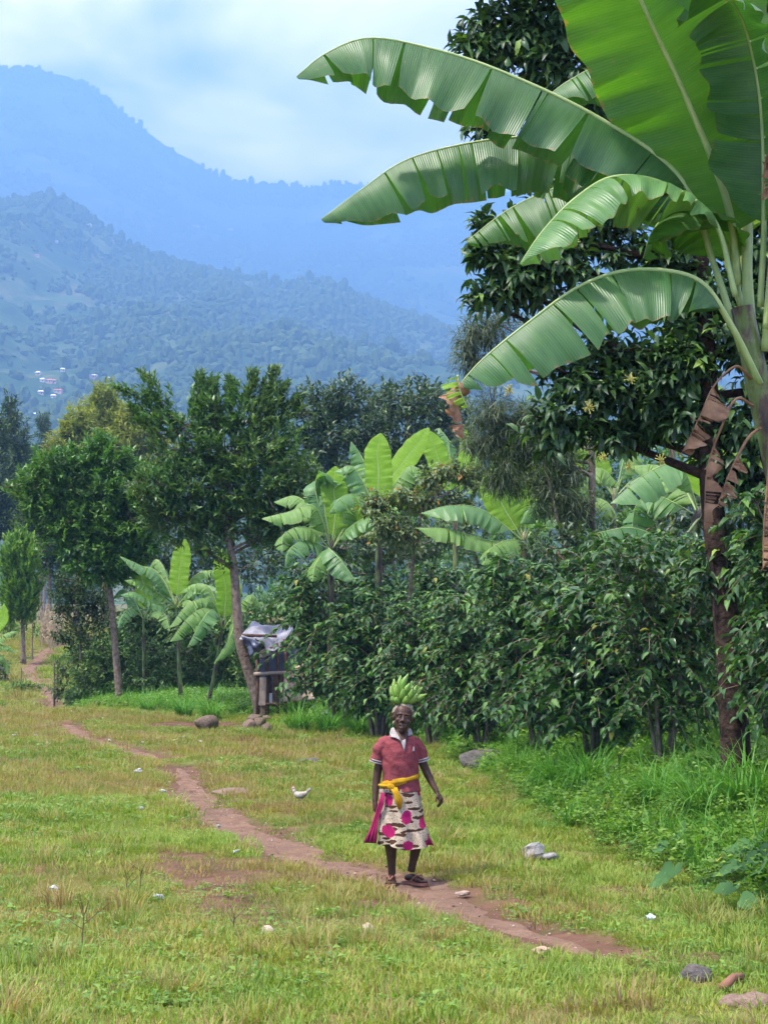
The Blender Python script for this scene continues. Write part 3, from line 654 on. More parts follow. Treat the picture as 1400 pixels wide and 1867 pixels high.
def banana_plant(label, base_px, base_py, Y, crown_px, crown_py, leaves, W, seed, mats, r=.10, tears=7, droop=(28, 68)):
    root = thing('banana_plant', label, 'banana plant', at(base_px, base_py, Y), 0, 'banana plants')
    stem(root, pxc([(base_px, base_py), ((base_px + crown_px) / 2, (base_py + crown_py) / 2 + 10), (crown_px, crown_py)], Y), r, r * .5)
    for i, lf in enumerate(leaves):
        pts, kind = lf[0], lf[1]; wid = lf[2] if len(lf) > 2 else 1; pfl = lf[3] if len(lf) > 3 else .16
        up = kind == 'u'
        banana_leaf(root, [at(crown_px, crown_py + 18, Y)] + pxc(pts, Y), W * wid, seed * 50 + i, mats[i % len(mats)] if not up else B_NEW, hint=(.1 * (i % 3 - 1), -1, .25) if up else (0, -.25, 1),
                    droop=(-8, 12) if up else droop, pf=pfl, tears=0 if up else tears, rib=.016, N=34, tjit=10, name='leaf', ripple=.01)
    return root
banana_plant('banana plant with fresh upright yellow-green leaves rising above the coffee behind the woman', 604, 1250, 39, 604, 985,
    [([(650, 930, 0), (700, 888, .1), (745, 830, .2), (782, 780, .2)], 'u', .7, .42), ([(612, 930), (608, 890), (612, 850)], 'u', .8), ([(575, 925, -.2), (520, 935, -.4), (478, 945, -.5)], 'd'), ([(590, 900, 0), (605, 872, .2), (582, 858, -.4)], 'd'),
     ([(560, 962, -.4), (520, 972, -.7), (514, 1005, -.9)], 'd'), ([(560, 985, -.5), (530, 1000, -.9), (520, 1030, -1)], 'd'), ([(590, 1010, -.7), (575, 1030, -1.2), (570, 1060, -1.4)], 'd'),
     ([(660, 905, .4), (665, 870, .5), (655, 850, .6)], 'u', .7), ([(650, 940, .5), (690, 920, .8), (730, 935, 1)], 'd'), ([(575, 890), (590, 866), (612, 905, .3)], 'd', .8), ([(625, 930, 0), (650, 905, -.2), (672, 915, -.4)], 'd'), ([(640, 960, -.3), (680, 945, -.5), (720, 985, -.7)], 'd'), ([(580, 940, .5), (540, 905, .8), (500, 915, 1)], 'd'), ([(600, 1000, -.8), (620, 1020, -1.1), (650, 1060, -1.3)], 'd')], .78, 3, [B_FAR, B_PALE], tears=9)
banana_plant('banana plant with two broad drooping leaves pointing left above the middle coffee bushes', 950, 1250, 35, 955, 970,
    [([(880, 930, -.3), (820, 922, -.6), (768, 935, -.8)], 'd', 1.1), ([(890, 985, -.4), (820, 965, -.8), (760, 962, -1)], 'd'), ([(915, 920), (905, 885), (910, 850)], 'u', .9), ([(960, 920, .3), (965, 890, .4), (975, 840, .5)], 'u', 1.1),
     ([(1000, 930, .2), (1040, 920, .2), (1080, 960, .2)], 'd'), ([(930, 930, .4), (900, 900, .7), (870, 900, .9)], 'd'), ([(975, 940, -.3), (1000, 925, -.6), (1020, 960, -.9)], 'd'), ([(925, 985, -.6), (895, 1000, -1), (880, 1030, -1.2)], 'd'), ([(930, 880, .2), (925, 840, .2), (935, 800, .2)], 'u'), ([(985, 900, .6), (1010, 870, .8), (1050, 880, .9)], 'd')], .82, 4, [B_PALE, B_FAR, B_FAR], tears=5)
banana_plant('banana plant with pale ribbed leaf half hidden behind the coffee on the right', 1180, 1200, 27, 1275, 925,
    [([(1240, 850, -.3), (1180, 862, -.6), (1112, 918, -.8)], 'd', 1.2), ([(1230, 985, -.5), (1150, 962, -.9), (1075, 975, -1.1)], 'd', .9), ([(1240, 880, .4), (1200, 850, .7), (1150, 850, .8)], 'd'), ([(1200, 905, .2), (1160, 920, .3), (1150, 985, .3)], 'd', 1.1), ([(1290, 850), (1300, 800), (1290, 740)], 'u'), ([(1320, 880, .2), (1380, 880, .3), (1420, 930, .3)], 'd')], .78, 5, [B_PALE, B_MID, B_FAR], tears=11)
banana_plant('far banana plant peeping out behind the leafy vine shrub', 830, 1180, 46, 830, 900,
    [([(800, 840), (790, 810), (780, 785)], 'u'), ([(820, 830, .3), (815, 800, .4), (800, 780, .5)], 'd'), ([(860, 840), (880, 815), (910, 815)], 'd'), ([(850, 830), (850, 800), (842, 780)], 'u', .7), ([(880, 870), (920, 860), (950, 890)], 'd')], .62, 6, [B_FAR, B_PALE])
banana_plant('far banana plant glimpsed through the gap right of the pale trunk', 1110, 1180, 42, 1120, 890,
    [([(1085, 850), (1070, 800), (1075, 750)], 'u'), ([(1060, 830), (1020, 790), (985, 790)], 'd'), ([(1150, 830), (1200, 790), (1240, 810)], 'd'), ([(1140, 820), (1150, 760), (1180, 720)], 'd'), ([(1100, 870), (1060, 860), (1030, 900)], 'd'), ([(1160, 870), (1200, 870), (1230, 920)], 'd')], .7, 7, [B_FAR, B_PALE])
banana_plant('far banana plant in the shade left of the dark avocado trunk', 1230, 1180, 33, 1225, 800,
    [([(1190, 720), (1170, 660), (1120, 640)], 'd'), ([(1230, 720), (1235, 650), (1210, 590)], 'u'), ([(1260, 740), (1300, 700), (1350, 740)], 'd'), ([(1180, 770), (1130, 760), (1100, 810)], 'd')], .7, 8, [B_FAR, B_PALE])
banana_plant('banana plant with a tall upright leaf left of the leaning trunk', 330, 1270, 50, 322, 1090,
    [([(328, 1040), (333, 1005), (338, 983)], 'u', .8), ([(290, 1050, -.3), (255, 1030, -.5), (220, 1014, -.7)], 'd', .9), ([(280, 1075, -.3), (250, 1058, -.5), (228, 1058, -.6)], 'd', .8), ([(285, 1100, -.4), (245, 1080, -.8), (220, 1085, -1)], 'd', .8), ([(350, 1055, .2), (380, 1040, .3), (415, 1050, .3)], 'd', .8), ([(350, 1075, -.3), (380, 1068, -.6), (410, 1080, -.8)], 'd', .8), ([(300, 1040, .4), (285, 1020, .6), (270, 1040, .7)], 'd', .7), ([(300, 1060, .2), (275, 1035, .3), (240, 1035, .3)], 'd', .8), ([(345, 1095, -.5), (360, 1120, -.8), (362, 1160, -1)], 'd', .8)], .72, 9, [B_FAR, B_PALE], r=.07)
banana_plant('banana plant with low drooping leaves just left of the leaning trunk', 378, 1290, 48, 408, 1130,
    [([(380, 1110, -.4), (345, 1125, -.7), (310, 1170, -.9)], 'd', 1.0), ([(390, 1112, -.6), (370, 1130, -1), (342, 1180, -1.2)], 'd', 1.0), ([(385, 1095, -.2), (345, 1100, -.4), (308, 1145, -.5)], 'd', .9), ([(385, 1075, .2), (355, 1065, .4), (330, 1080, .5)], 'd', .8), ([(412, 1080), (405, 1045), (392, 1020)], 'u', .8), ([(440, 1100), (460, 1085), (480, 1110)], 'd', .8), ([(430, 1120, -.4), (420, 1160, -.8), (390, 1210, -1)], 'd', .8), ([(420, 1080, .2), (412, 1040, .3), (400, 1000, .3)], 'u', .9)], .72, 10, [B_FAR, B_PALE, B_FAR], r=.06)
banana_plant('banana plant cut by the left edge of the photo', -40, 1290, 66, -28, 1190,
    [([(-10, 1150), (5, 1130), (8, 1100)], 'u', .8), ([(0, 1165), (20, 1152), (34, 1152)], 'd', .8), ([(-5, 1180), (15, 1178), (30, 1190)], 'd', .8), ([(-60, 1160), (-80, 1150), (-100, 1170)], 'd'), ([(0, 1195), (12, 1205), (14, 1230)], 'd', .8)], .6, 11, [B_FAR], r=.08)

banana_plant('bright banana plant rising between the vine shrub and the fan of upright leaves', 690, 1240, 37, 690, 920,
    [([(690, 865), (688, 825), (694, 790)], 'u', .8), ([(660, 875), (640, 850), (610, 860)], 'd'), ([(725, 875), (750, 850), (785, 870)], 'd'), ([(655, 905, -.4), (625, 905, -.7), (600, 935, -.9)], 'd'), ([(725, 910, -.4), (755, 910, -.7), (780, 945, -.9)], 'd'), ([(670, 860, .3), (655, 825, .4), (640, 805, .4)], 'd', .8)], .75, 12, [B_FAR, B_PALE])
banana_plant('bright banana plant with arching leaves left of the pale slender trunk', 1030, 1230, 33, 1030, 915,
    [([(1035, 860), (1045, 825), (1040, 795)], 'u', .8), ([(995, 875), (965, 860), (940, 890)], 'd'), ([(1065, 870), (1095, 855), (1130, 885)], 'd'), ([(1000, 910, -.4), (970, 920, -.7), (950, 955, -.9)], 'd'), ([(1070, 910, -.4), (1105, 915, -.7), (1125, 945, -.9)], 'd'), ([(1015, 860, .3), (1000, 835, .4), (975, 830, .4)], 'd', .8)], .75, 13, [B_FAR, B_PALE])
banana_plant('banana plant between the straight trunk and the upright-leafed one', 262, 1275, 54, 262, 1110,
    [([(262, 1070), (258, 1045), (262, 1020)], 'u', .8), ([(240, 1085), (222, 1075), (205, 1092)], 'd', .8), ([(285, 1085), (305, 1075), (325, 1095)], 'd', .8), ([(240, 1110, -.4), (225, 1120, -.7), (215, 1145, -.9)], 'd', .8), ([(285, 1112, -.4), (302, 1122, -.7), (310, 1150, -.9)], 'd', .8)], .7, 14, [B_FAR, B_PALE], r=.06)

# ------------------------------------------------------------------ trees
AV_Y = 18.4
def avocado_flowers(root, rng, P, D):
    mb = MB()
    for px, py, r in ((928, 712, 16), (1072, 742, 16), (1150, 690, 14), (1145, 850, 15), (1205, 838, 13), (1100, 835, 12), (1130, 560, 10), (1050, 440, 8)):
        c = at(px, py, AV_Y - 1.25)
        for _ in range(26):
            d = Vector(rng.normal(0, 1, 3)).normalized(); e = c + d * r / ppm(AV_Y) * rng.uniform(.2, .9)
            mb.tube([c, e], [.006, .004], 3); mb.ell(e, (.008, .008, .007), 5, 3)
    mb.build('blossom', solid('avocado_blossom', (.30, .29, .06), (.42, .40, .10), 6, .8), root)
G_AVO = leafy('foliage_avocado', [(0, (0.019, 0.047, 0.016)), (.5, (0.032, 0.078, 0.023)), (.85, (0.055, 0.124, 0.032)), (.97, (0.128, 0.233, 0.043)), (1, (0.255, 0.373, 0.071))], .2, rough=.45, spec=.35)
avo_base = at(1344, 1400, AV_Y); avo_base.z = float(gz(avo_base.x, AV_Y)) - .05
tree('avocado_tree', 'tall dark avocado tree with thick brown trunk behind the big banana plant', 'tree', [avo_base, at(1334, 1260, AV_Y), at(1322, 1120, AV_Y), at(1296, 900, AV_Y), at(1290, 700, AV_Y), at(1275, 480, AV_Y), at(1240, 260, AV_Y), at(1200, 60, AV_Y)], (.17, .06),
    [(850, 75, 26, 22), (905, 40, 55, 40), (900, 95, 50, 30), (985, 40, 80, 60), (1010, 120, 80, 50), (1060, 180, 80, 60), (960, 200, 50, 22), (888, 232, 34, 20), (1090, 40, 90, 70), (1180, 120, 110, 110), (1300, 120, 120, 140), (1120, 270, 90, 70), (1230, 300, 110, 90),
     (905, 470, 55, 38), (880, 420, 32, 30), (960, 420, 80, 45), (1010, 470, 80, 55), (950, 520, 70, 45), (880, 545, 28, 25), (1080, 400, 90, 60), (1060, 320, 80, 50), (1190, 470, 75, 50), (1290, 540, 85, 70), (1385, 420, 80, 130), (1370, 620, 70, 100),
     (1060, 690, 65, 50), (1130, 640, 70, 40), (1150, 720, 80, 55), (1240, 660, 70, 60), (1020, 770, 60, 50), (1120, 790, 70, 40), (1230, 760, 60, 46), (1340, 800, 75, 90), (1320, 1030, 60, 44), (1400, 880, 60, 80), (1500, 300, 120, 260), (1520, 640, 110, 200), (1330, -60, 200, 90), (1120, -80, 150, 70), (940, -60, 80, 50)],
    AV_Y, 15, 9, .17, .07, G_AVO, BARK_DARK, 41, up=.15, spread=1.1, droop=.45, twigs=8, start=.4, curl=.25, extra=avocado_flowers, fine=True)
GR_Y = 31.0
gr_base = at(1084, 1300, GR_Y); gr_base.z = float(gz(gr_base.x, GR_Y)) - .05
tree('silky_oak_tree', 'slender pale-trunked silky oak with feathery grey-green foliage left of the avocado', 'tree', [gr_base, at(1081, 1150, GR_Y), at(1079, 950, GR_Y), at(1078, 760, GR_Y), at(1076, 600, GR_Y)], (.085, .05),
    [(868, 610, 36, 34), (860, 655, 30, 30), (905, 590, 40, 26), (900, 750, 46, 40), (880, 800, 44, 36), (940, 800, 52, 44), (920, 860, 44, 40), (985, 840, 50, 50), (970, 770, 40, 40), (1010, 900, 44, 44), (1050, 930, 40, 40), (990, 610, 44, 34), (1040, 850, 36, 40)],
    GR_Y, 17, 14, .26, .016, G_GREV, BARK_GREY, 42, up=.2, spread=.8, droop=.55, twigs=10, start=.45, curl=.3, along=.5,
    shoots=[(pxc([(1030, 1010), (1005, 900), (985, 820), (970, 740)], GR_Y - .4), .035)])
HT_Y = 45.0
ht_base = at(478, 1312, HT_Y); ht_base.z = float(gz(ht_base.x, HT_Y)) - .05
sh = lambda pts: (pxc(pts, HT_Y), .03)
tree('shade_tree', 'shade tree with leaning grey trunk and upswept dark crown beside the shelter', 'tree', [ht_base, at(466, 1262, HT_Y), at(450, 1212, HT_Y), at(438, 1170, HT_Y), at(432, 1110, HT_Y), at(427, 1040, HT_Y), at(416, 975, HT_Y), at(408, 900, HT_Y), at(396, 800, HT_Y), at(392, 740, HT_Y)], (.165, .06),
    [(395, 765, 36, 30), (345, 775, 34, 28), (300, 755, 20, 12), (445, 760, 34, 28), (490, 755, 22, 22), (500, 800, 44, 34), (410, 815, 60, 40), (340, 820, 50, 36), (460, 840, 60, 40), (290, 880, 48, 36), (350, 885, 58, 40), (420, 880, 52, 38), (490, 890, 56, 44), (550, 880, 44, 40), (575, 905, 40, 38), (520, 930, 52, 40), (455, 930, 50, 30), (390, 940, 50, 34), (330, 945, 46, 36), (560, 950, 36, 30), (290, 930, 34, 30), (480, 975, 34, 26)],
    HT_Y, 8.5, 9, .22, .075, G_HUT, BARK_GREY, 43, up=.75, spread=.8, axial=.8, twigs=9, start=.5, grow=1.22,
    shoots=[sh([(350, 800), (300, 740), (262, 673)]), sh([(330, 800), (280, 745), (212, 704)]), sh([(370, 780), (362, 730), (368, 680)]), sh([(390, 770), (385, 720), (392, 690)]), sh([(420, 770), (425, 720), (418, 692)]), sh([(440, 770), (458, 715), (462, 676)]), sh([(460, 780), (490, 720), (502, 670)]), sh([(480, 780), (500, 735), (520, 700)]), sh([(300, 800), (270, 770), (238, 740)]), sh([(490, 800), (530, 745), (548, 715)]),
            (pxc([(432, 1042), (405, 1024), (370, 1000), (348, 960)], HT_Y), .07), (pxc([(428, 1000), (400, 975), (375, 935)], HT_Y), .05)])
LT_Y = 54.0
lt_base = at(220, 1288, LT_Y); lt_base.z = float(gz(lt_base.x, LT_Y)) - .05
tree('broadleaf_tree', 'broad-crowned tree with straight grey trunk left of the bananas', 'tree', [lt_base, at(214, 1220, LT_Y), at(208, 1150, LT_Y), at(203, 1090, LT_Y), at(196, 1040, LT_Y), at(205, 960, LT_Y), at(195, 860, LT_Y)], (.13, .05),
    [(180, 820, 26, 26), (190, 850, 50, 34), (110, 845, 44, 24), (80, 880, 44, 30), (130, 890, 52, 36), (200, 900, 56, 38), (255, 885, 44, 36), (70, 915, 30, 22), (110, 940, 46, 30), (170, 950, 54, 36), (235, 945, 50, 40), (150, 985, 48, 34), (205, 1000, 46, 34), (255, 985, 36, 34), (170, 1030, 40, 26), (230, 1030, 36, 24)],
    LT_Y, 9, 10, .24, .085, G_LEFT, BARK_GREY, 44, up=.6, spread=.85, axial=.7, twigs=8, start=.6, grow=1.3,
    shoots=[(pxc([(200, 1075), (222, 1030), (240, 980)], LT_Y), .06)])
def simple_tree(name, label, base, clumps, Y, mat, seed, dens, Ln, W, r=.2, k=7, group=None, top=None, **kw):
    b = at(base[0], base[1], Y); b.z = float(gz(b.x, Y)) - .1; tp = top or (clumps[0][0], clumps[0][1])
    return tree(name, label, 'tree', [b, at((base[0] + tp[0]) / 2 + 4, (base[1] + tp[1]) / 2, Y), at(tp[0], tp[1], Y)], (r, r * .35), clumps, Y, dens, k, Ln, W, mat, BARK_GREY, seed, group, twigs=4, **kw)
simple_tree('fig_tree', 'dense dark round-crowned tree behind the bananas, left half of the pair', (640, 1200), [(600, 735, 55, 40), (565, 760, 40, 36), (640, 725, 46, 36), (610, 790, 70, 44), (560, 820, 50, 40), (650, 780, 50, 50), (640, 840, 60, 44), (580, 870, 60, 40), (660, 880, 50, 40)], 74, G_FIG, 45, 3.2, .32, .12, .3, up=.6)
simple_tree('fig_tree', 'dense dark round-crowned tree behind the bananas, right half of the pair', (750, 1200), [(740, 725, 55, 36), (700, 745, 44, 40), (790, 740, 50, 40), (830, 765, 40, 44), (750, 790, 70, 50), (700, 820, 50, 44), (810, 820, 60, 50), (760, 860, 60, 44), (840, 860, 50, 40)], 78, G_FIG, 46, 3.2, .32, .12, .3, up=.6)
simple_tree('gum_tree', 'yellow-green feathery gum tree with the tallest pointed top', (190, 1190), [(190, 728, 16, 24), (188, 760, 30, 26), (178, 800, 40, 34), (205, 800, 36, 34), (190, 850, 50, 40)], 125, G_EUC, 47, 5, .42, .13, .3, 9, 'gum trees behind the broad-crowned tree', up=.8, grow=1.5)
simple_tree('gum_tree', 'yellow-green gum tree right of the tallest pointed one', (250, 1190), [(235, 770, 20, 22), (250, 800, 34, 28), (270, 830, 36, 34), (240, 840, 40, 36), (290, 860, 34, 36)], 122, G_EUC, 48, 4.4, .42, .13, .3, 9, 'gum trees behind the broad-crowned tree', up=.8, grow=1.5)
simple_tree('gum_tree', 'yellow-green gum tree left of the tallest pointed one', (140, 1190), [(145, 775, 20, 24), (138, 805, 30, 28), (130, 845, 34, 34), (160, 840, 34, 34)], 120, G_EUC, 49, 4.4, .42, .13, .3, 9, 'gum trees behind the broad-crowned tree', up=.8, grow=1.5)
simple_tree('conifer_tree', 'grey-green pointed tree at the far left, taller of two', (20, 1180), [(20, 735, 12, 18), (18, 765, 20, 24), (25, 800, 32, 30), (10, 840, 34, 34), (40, 850, 30, 34), (20, 900, 44, 40)], 165, G_BLUE, 50, 1.7, .55, .17, .3, 8, 'pointed trees at far left', up=.6)
simple_tree('conifer_tree', 'grey-green tree cut by the left edge, broad and dark', (-20, 1180), [(-12, 770, 22, 30), (-20, 810, 40, 34), (-5, 870, 40, 44), (15, 930, 44, 44), (-25, 940, 50, 50), (50, 935, 34, 40)], 150, G_BLUE, 51, 1.7, .55, .17, .3, 8, 'pointed trees at far left', up=.6)
simple_tree('conifer_tree', 'small slim lone tree against the blue valley at far left', (80, 1180), [(80, 768, 12, 14), (80, 785, 14, 14), (82, 815, 8, 20)], 240, G_BLUE, 52, 1.6, .6, .2, .25, 8, 'pointed trees at far left', up=.5)
simple_tree('round_tree', 'low rounded grey-green tree between far trees at left', (75, 1180), [(60, 830, 26, 20), (88, 835, 22, 18), (70, 870, 34, 30)], 200, G_BLUE, 53, 1.6, .6, .2, .25, 8, None, up=.5)
def column_crown():
    Y = 83; b = at(44, 1162, Y); b.z = float(gz(b.x, Y)) - .05
    tree('columnar_tree', 'small columnar tree with clipped oval crown beside the far track', 'tree', [b, at(42, 1120, Y), at(40, 1000, Y)], (.13, .05), [(38, 1050, 33, 60, 0), (38, 1010, 28, 36, 0), (40, 1090, 30, 36, 0), (36, 985, 16, 14, 0)], Y, 11, 10, .30, .10, G_FRESH, BARK_GREY, 54, up=1.6, spread=.5, axial=1.0, twigs=4, start=.3)
column_crown()
simple_tree('understory_tree', 'dark grey-green tree in the shade behind the columnar tree', (90, 1160), [(85, 930, 40, 44), (100, 990, 34, 46), (75, 1000, 30, 40), (110, 1040, 26, 40), (60, 960, 30, 40)], 100, G_BLUE, 60, 3.2, .34, .11, .15, 8, None, up=.5)
simple_tree('understory_tree', 'dull grey-green understory tree below the broad crown', (150, 1250), [(135, 1060, 34, 30), (165, 1080, 34, 34), (115, 1095, 20, 26), (140, 1110, 34, 30), (185, 1110, 24, 30), (130, 1150, 30, 30), (170, 1160, 30, 30)], 57, G_BLUE, 55, 8, .2, .06, .07, 8, None, up=.5)
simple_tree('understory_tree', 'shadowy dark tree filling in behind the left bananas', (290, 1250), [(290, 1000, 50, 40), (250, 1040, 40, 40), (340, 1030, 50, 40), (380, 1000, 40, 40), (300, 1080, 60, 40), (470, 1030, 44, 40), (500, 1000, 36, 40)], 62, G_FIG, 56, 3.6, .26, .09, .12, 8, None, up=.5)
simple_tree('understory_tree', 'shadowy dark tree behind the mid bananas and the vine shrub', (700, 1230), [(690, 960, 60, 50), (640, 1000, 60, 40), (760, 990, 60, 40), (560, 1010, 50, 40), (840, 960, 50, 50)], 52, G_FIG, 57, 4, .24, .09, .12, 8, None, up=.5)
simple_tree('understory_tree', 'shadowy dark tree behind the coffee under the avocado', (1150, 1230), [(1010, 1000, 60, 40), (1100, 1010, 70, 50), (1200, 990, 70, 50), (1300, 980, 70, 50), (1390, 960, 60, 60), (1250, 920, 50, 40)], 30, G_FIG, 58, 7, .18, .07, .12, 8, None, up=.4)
# grey leafed vine shrub above the coffee
def vine_shrub():
    Y = 36; tree('vine_shrub', 'pale leafy climber shrub with a few orange dead leaves above the coffee', 'shrub', [at(745, 1200, Y), at(750, 1050, Y), at(770, 920, Y)], (.05, .03), [(700, 910, 40, 16), (750, 905, 46, 18), (800, 915, 44, 18), (845, 925, 26, 20), (790, 870, 30, 22), (830, 855, 40, 20), (860, 870, 30, 24), (700, 960, 34, 30), (740, 980, 34, 26), (680, 925, 26, 16)], Y, 14, 8, .14, .07, G_VINE, BARK_TWIG, 59, up=.3, droop=.5, twigs=8, start=.4)
vine_shrub()
simple_tree('understory_tree', 'dull green tree right behind the shelter roof', (510, 1260), [(490, 1110, 44, 40), (540, 1090, 50, 40), (500, 1180, 50, 40), (560, 1160, 50, 44), (450, 1160, 40, 40), (530, 1230, 50, 36)], 56, G_LEFT, 61, 6, .2, .075, .1, 8, None, up=.5)
simple_tree('understory_tree', 'dull green tree behind the leaning trunk and left bananas', (400, 1260), [(380, 1100, 50, 40), (330, 1150, 50, 44), (270, 1120, 44, 44), (420, 1180, 44, 40), (240, 1180, 40, 40)], 60, G_LEFT, 62, 5, .22, .08, .1, 8, None, up=.5)
simple_tree('understory_tree', 'mid-green tree filling the gap behind the middle bananas', (900, 1230), [(860, 980, 56, 50), (930, 1000, 56, 50), (1000, 990, 56, 56), (900, 1070, 70, 50), (980, 1070, 70, 50), (1060, 1040, 56, 50)], 58, G_LEFT, 63, 4.5, .24, .09, .12, 8, None, up=.5)
simple_tree('understory_tree', 'mid-green tree filling the gap behind the vine shrub', (740, 1230), [(700, 930, 50, 50), (760, 960, 56, 50), (640, 970, 50, 56), (720, 1050, 70, 50), (800, 1040, 60, 50), (640, 1060, 56, 50)], 64, G_LEFT, 64, 4, .26, .095, .12, 8, None, up=.5)
simple_tree('understory_tree', 'mid-green tree closing the gap under the avocado crown', (1180, 1230), [(1120, 930, 60, 50), (1190, 900, 56, 56), (1250, 850, 56, 60), (1330, 880, 56, 60), (1200, 990, 70, 50), (1100, 860, 44, 44)], 50, G_LEFT, 65, 5, .22, .085, .12, 8, None, up=.5)
# ------------------------------------------------------------------ coffee bushes
def coffee_data(seed, H=2.6, stems=6, Ln=.135, lat=.75, spread=.55):
    rg = np.random.default_rng(seed); mb = MB(); P, D, U = [], [], []
    for s in range(stems):
        az = s * 6.283 / stems + rg.uniform(-.4, .4); h = H * rg.uniform(.78, 1.02); out = spread * rg.uniform(.5, 1.1)
        d = Vector((math.cos(az), math.sin(az), 0)); pts = catmull([d * .07, d * (.07 + out * .35) + Vector((0, 0, h * .45)), d * (.07 + out * .8) + Vector((0, 0, h * .85)), d * (.1 + out * 1.1) + Vector((0, 0, h))], 34)
        mb.tube(pts, [.03 * (1 - .75 * i / 33) for i in range(34)], 6)
        a0 = rg.uniform(0, 3)
        for i in range(6, 34):
            f = i / 33
            for side in (0, 1):
                if rg.random() < .12 + .35 * (f < .35): continue
                a = a0 + i * 1.25 + side * 3.14 + rg.normal(0, .25); ll = lat * min(1.0, .55 + 1.2 * f) * (1.05 - .72 * f ** 2.2) * rg.uniform(.55, 1.2)
                e = Vector((math.cos(a), math.sin(a), 0)); rise = .5 + rg.normal(0, .18)
                b = [pts[i], pts[i] + e * ll * .5 + Vector((0, 0, ll * rise * .6)), pts[i] + e * ll + Vector((0, 0, ll * (rise - .5 + rg.normal(0, .12))))]
                q = catmull(b, 9); mb.tube([q[0], q[3], q[6], q[8]], [.008, .006, .005, .003], 3, cap=False)
                for j in range(1, 9):
                    t = (q[j] - q[j - 1]).normalized(); sd = t.cross(Vector((0, 0, 1))).normalized()
                    for k in (-1, 1):
                        if rg.random() < .1: continue
                        P.append(q[j]); D.append(sd * k * .9 + t * .55 + Vector((0, 0, -.3)) + Vector(rg.normal(0, .3, 3))); U.append(Vector((0, 0, 1)) + sd * k * .2 + Vector(rg.normal(0, .4, 3)))
            if i == 33:
                for k in range(8): a = k * .8; P.append(pts[i]); D.append(Vector((math.cos(a), math.sin(a), .3))); U.append(Vector((0, 0, 1)))
    P, D, U = (np.array([tuple(v) for v in A]) for A in (P, D, U)); n = len(P); s = rg.uniform(.7, 1.15, n) * Ln
    return mb, P, D, U, s, s * rg.uniform(.38, .48, n)
COFFEE = [coffee_data(70 + i, H=h, stems=s, lat=l) for i, (h, s, l) in enumerate(((2.6, 7, .8), (2.8, 6, .85), (2.4, 7, .75), (2.7, 8, .8)))]
COFFEE_ME = []
for mb, P, D, U, s, w in COFFEE:
    sm = mb.mesh('stems', True); V_, T_ = leaves8(P, D, U, s, w, .2, .22); lm = np_mesh('foliage', V_, T_); COFFEE_ME.append((sm, lm))
V_, T_ = leaves8(np.zeros((1, 3)), np.array([[0, 1., 0]]), np.array([[0, 0, 1.]]), 1.0, .45, .2, .22)
ONE_LEAF = np_mesh('leaf', V_, T_); ONE_LEAF.materials.append(leafy('coffee_leaf', [(0, (.03, .08, .024)), (1, (.04, .10, .028))], .2, rough=.34, spec=.45))
def coffee(px, base_py, Y, h, var, label, rz=0, w=1.0, single=0):
    Y *= 1.1; h *= 1.1 * (.9 + .25 * ((px * 7) % 10) / 10); p = at(px, base_py, Y); p.z = float(gz(p.x, Y)) - .04
    root = thing('coffee_bush', label, 'coffee bush', p, rz, 'coffee bushes along the bank'); H = (2.6, 2.8, 2.4, 2.7)[var]; root.scale = (h / H * w, h / H * w, h / H)
    st = obj('stems', COFFEE_ME[var][0], BARK_TWIG, root, False); fo = obj('foliage', COFFEE_ME[var][1], G_COFFEE, root, False); fo['kind'] = 'stuff'; st['kind'] = 'stuff'
    if single:
        _, P, D, U, s, wd = COFFEE[var]; rg = np.random.default_rng(var + 5); c, sn = math.cos(rz), math.sin(rz)
        front = -(P[:, 0] * sn + P[:, 1] * c) + .5 * rg.random(len(P)); pick = np.argsort(-front)[:single * 3]; pick = rg.choice(pick, single, replace=False)
        for i in pick:
            d = Vector(D[i]).normalized() ; d = (d + Vector((0, 0, .1))).normalized(); sd = d.cross(Vector(U[i])).normalized(); n = sd.cross(d); L_ = s[i] * 1.15
            o = bpy.data.objects.new('leaf', ONE_LEAF); COL.objects.link(o); o.parent = root
            M = Matrix((sd, d, n)).transposed().to_4x4(); o.matrix_basis = Matrix.Translation(Vector(P[i]) + n * .012) @ M @ Matrix.Diagonal((L_, L_, L_, 1))
    return root
coffee(1475, 1420, 15.9, 2.5, 0, 'coffee bush at the right edge, just right of the thick avocado trunk', .3, 1.0, 220)
coffee(1212, 1420, 19.2, 2.55, 1, 'coffee bush with yellowing leaves just left of the thick avocado trunk', 1.1, 1.0, 220)
coffee(1085, 1400, 21.8, 2.55, 2, 'coffee bush above the tall grass, second to the left of the thick trunk', 2.3, 1.1, 120)
coffee(985, 1370, 24.6, 2.75, 3, 'twiggy coffee bush above the long rock on the bank', .9, 1.1)
coffee(880, 1345, 27.5, 2.9, 0, 'coffee bush just right of the woman', 3.4, 1.1)
coffee(790, 1330, 31.0, 3.0, 1, 'coffee bush right behind the bananas on the head', 4.0, 1.1)
coffee(690, 1325, 33.5, 3.1, 2, 'many-stemmed coffee bush just left of the bananas on the head', 5.1, 1.15)
coffee(618, 1318, 36.5, 3.2, 3, 'tall coffee bush just right of the shelter', .2, 1.25)
coffee(590, 1300, 44.5, 3.0, 0, 'coffee bush close behind the tan tarpaulin of the shelter', 1.9, 1.1)
coffee(1150, 1330, 25.5, 3.0, 1, 'coffee bush in the second row behind the tall grass', 2.9, 1.1)
coffee(1020, 1310, 29.5, 3.2, 2, 'dark coffee bush in the second row right of the woman', 1.5, 1.2)
coffee(1290, 1330, 23.5, 3.0, 3, 'coffee bush in the second row behind the avocado trunk', .7, 1.1)
coffee(1420, 1400, 20.5, 3.0, 2, 'coffee bush half outside the right edge behind the first row', .4, 1.1)
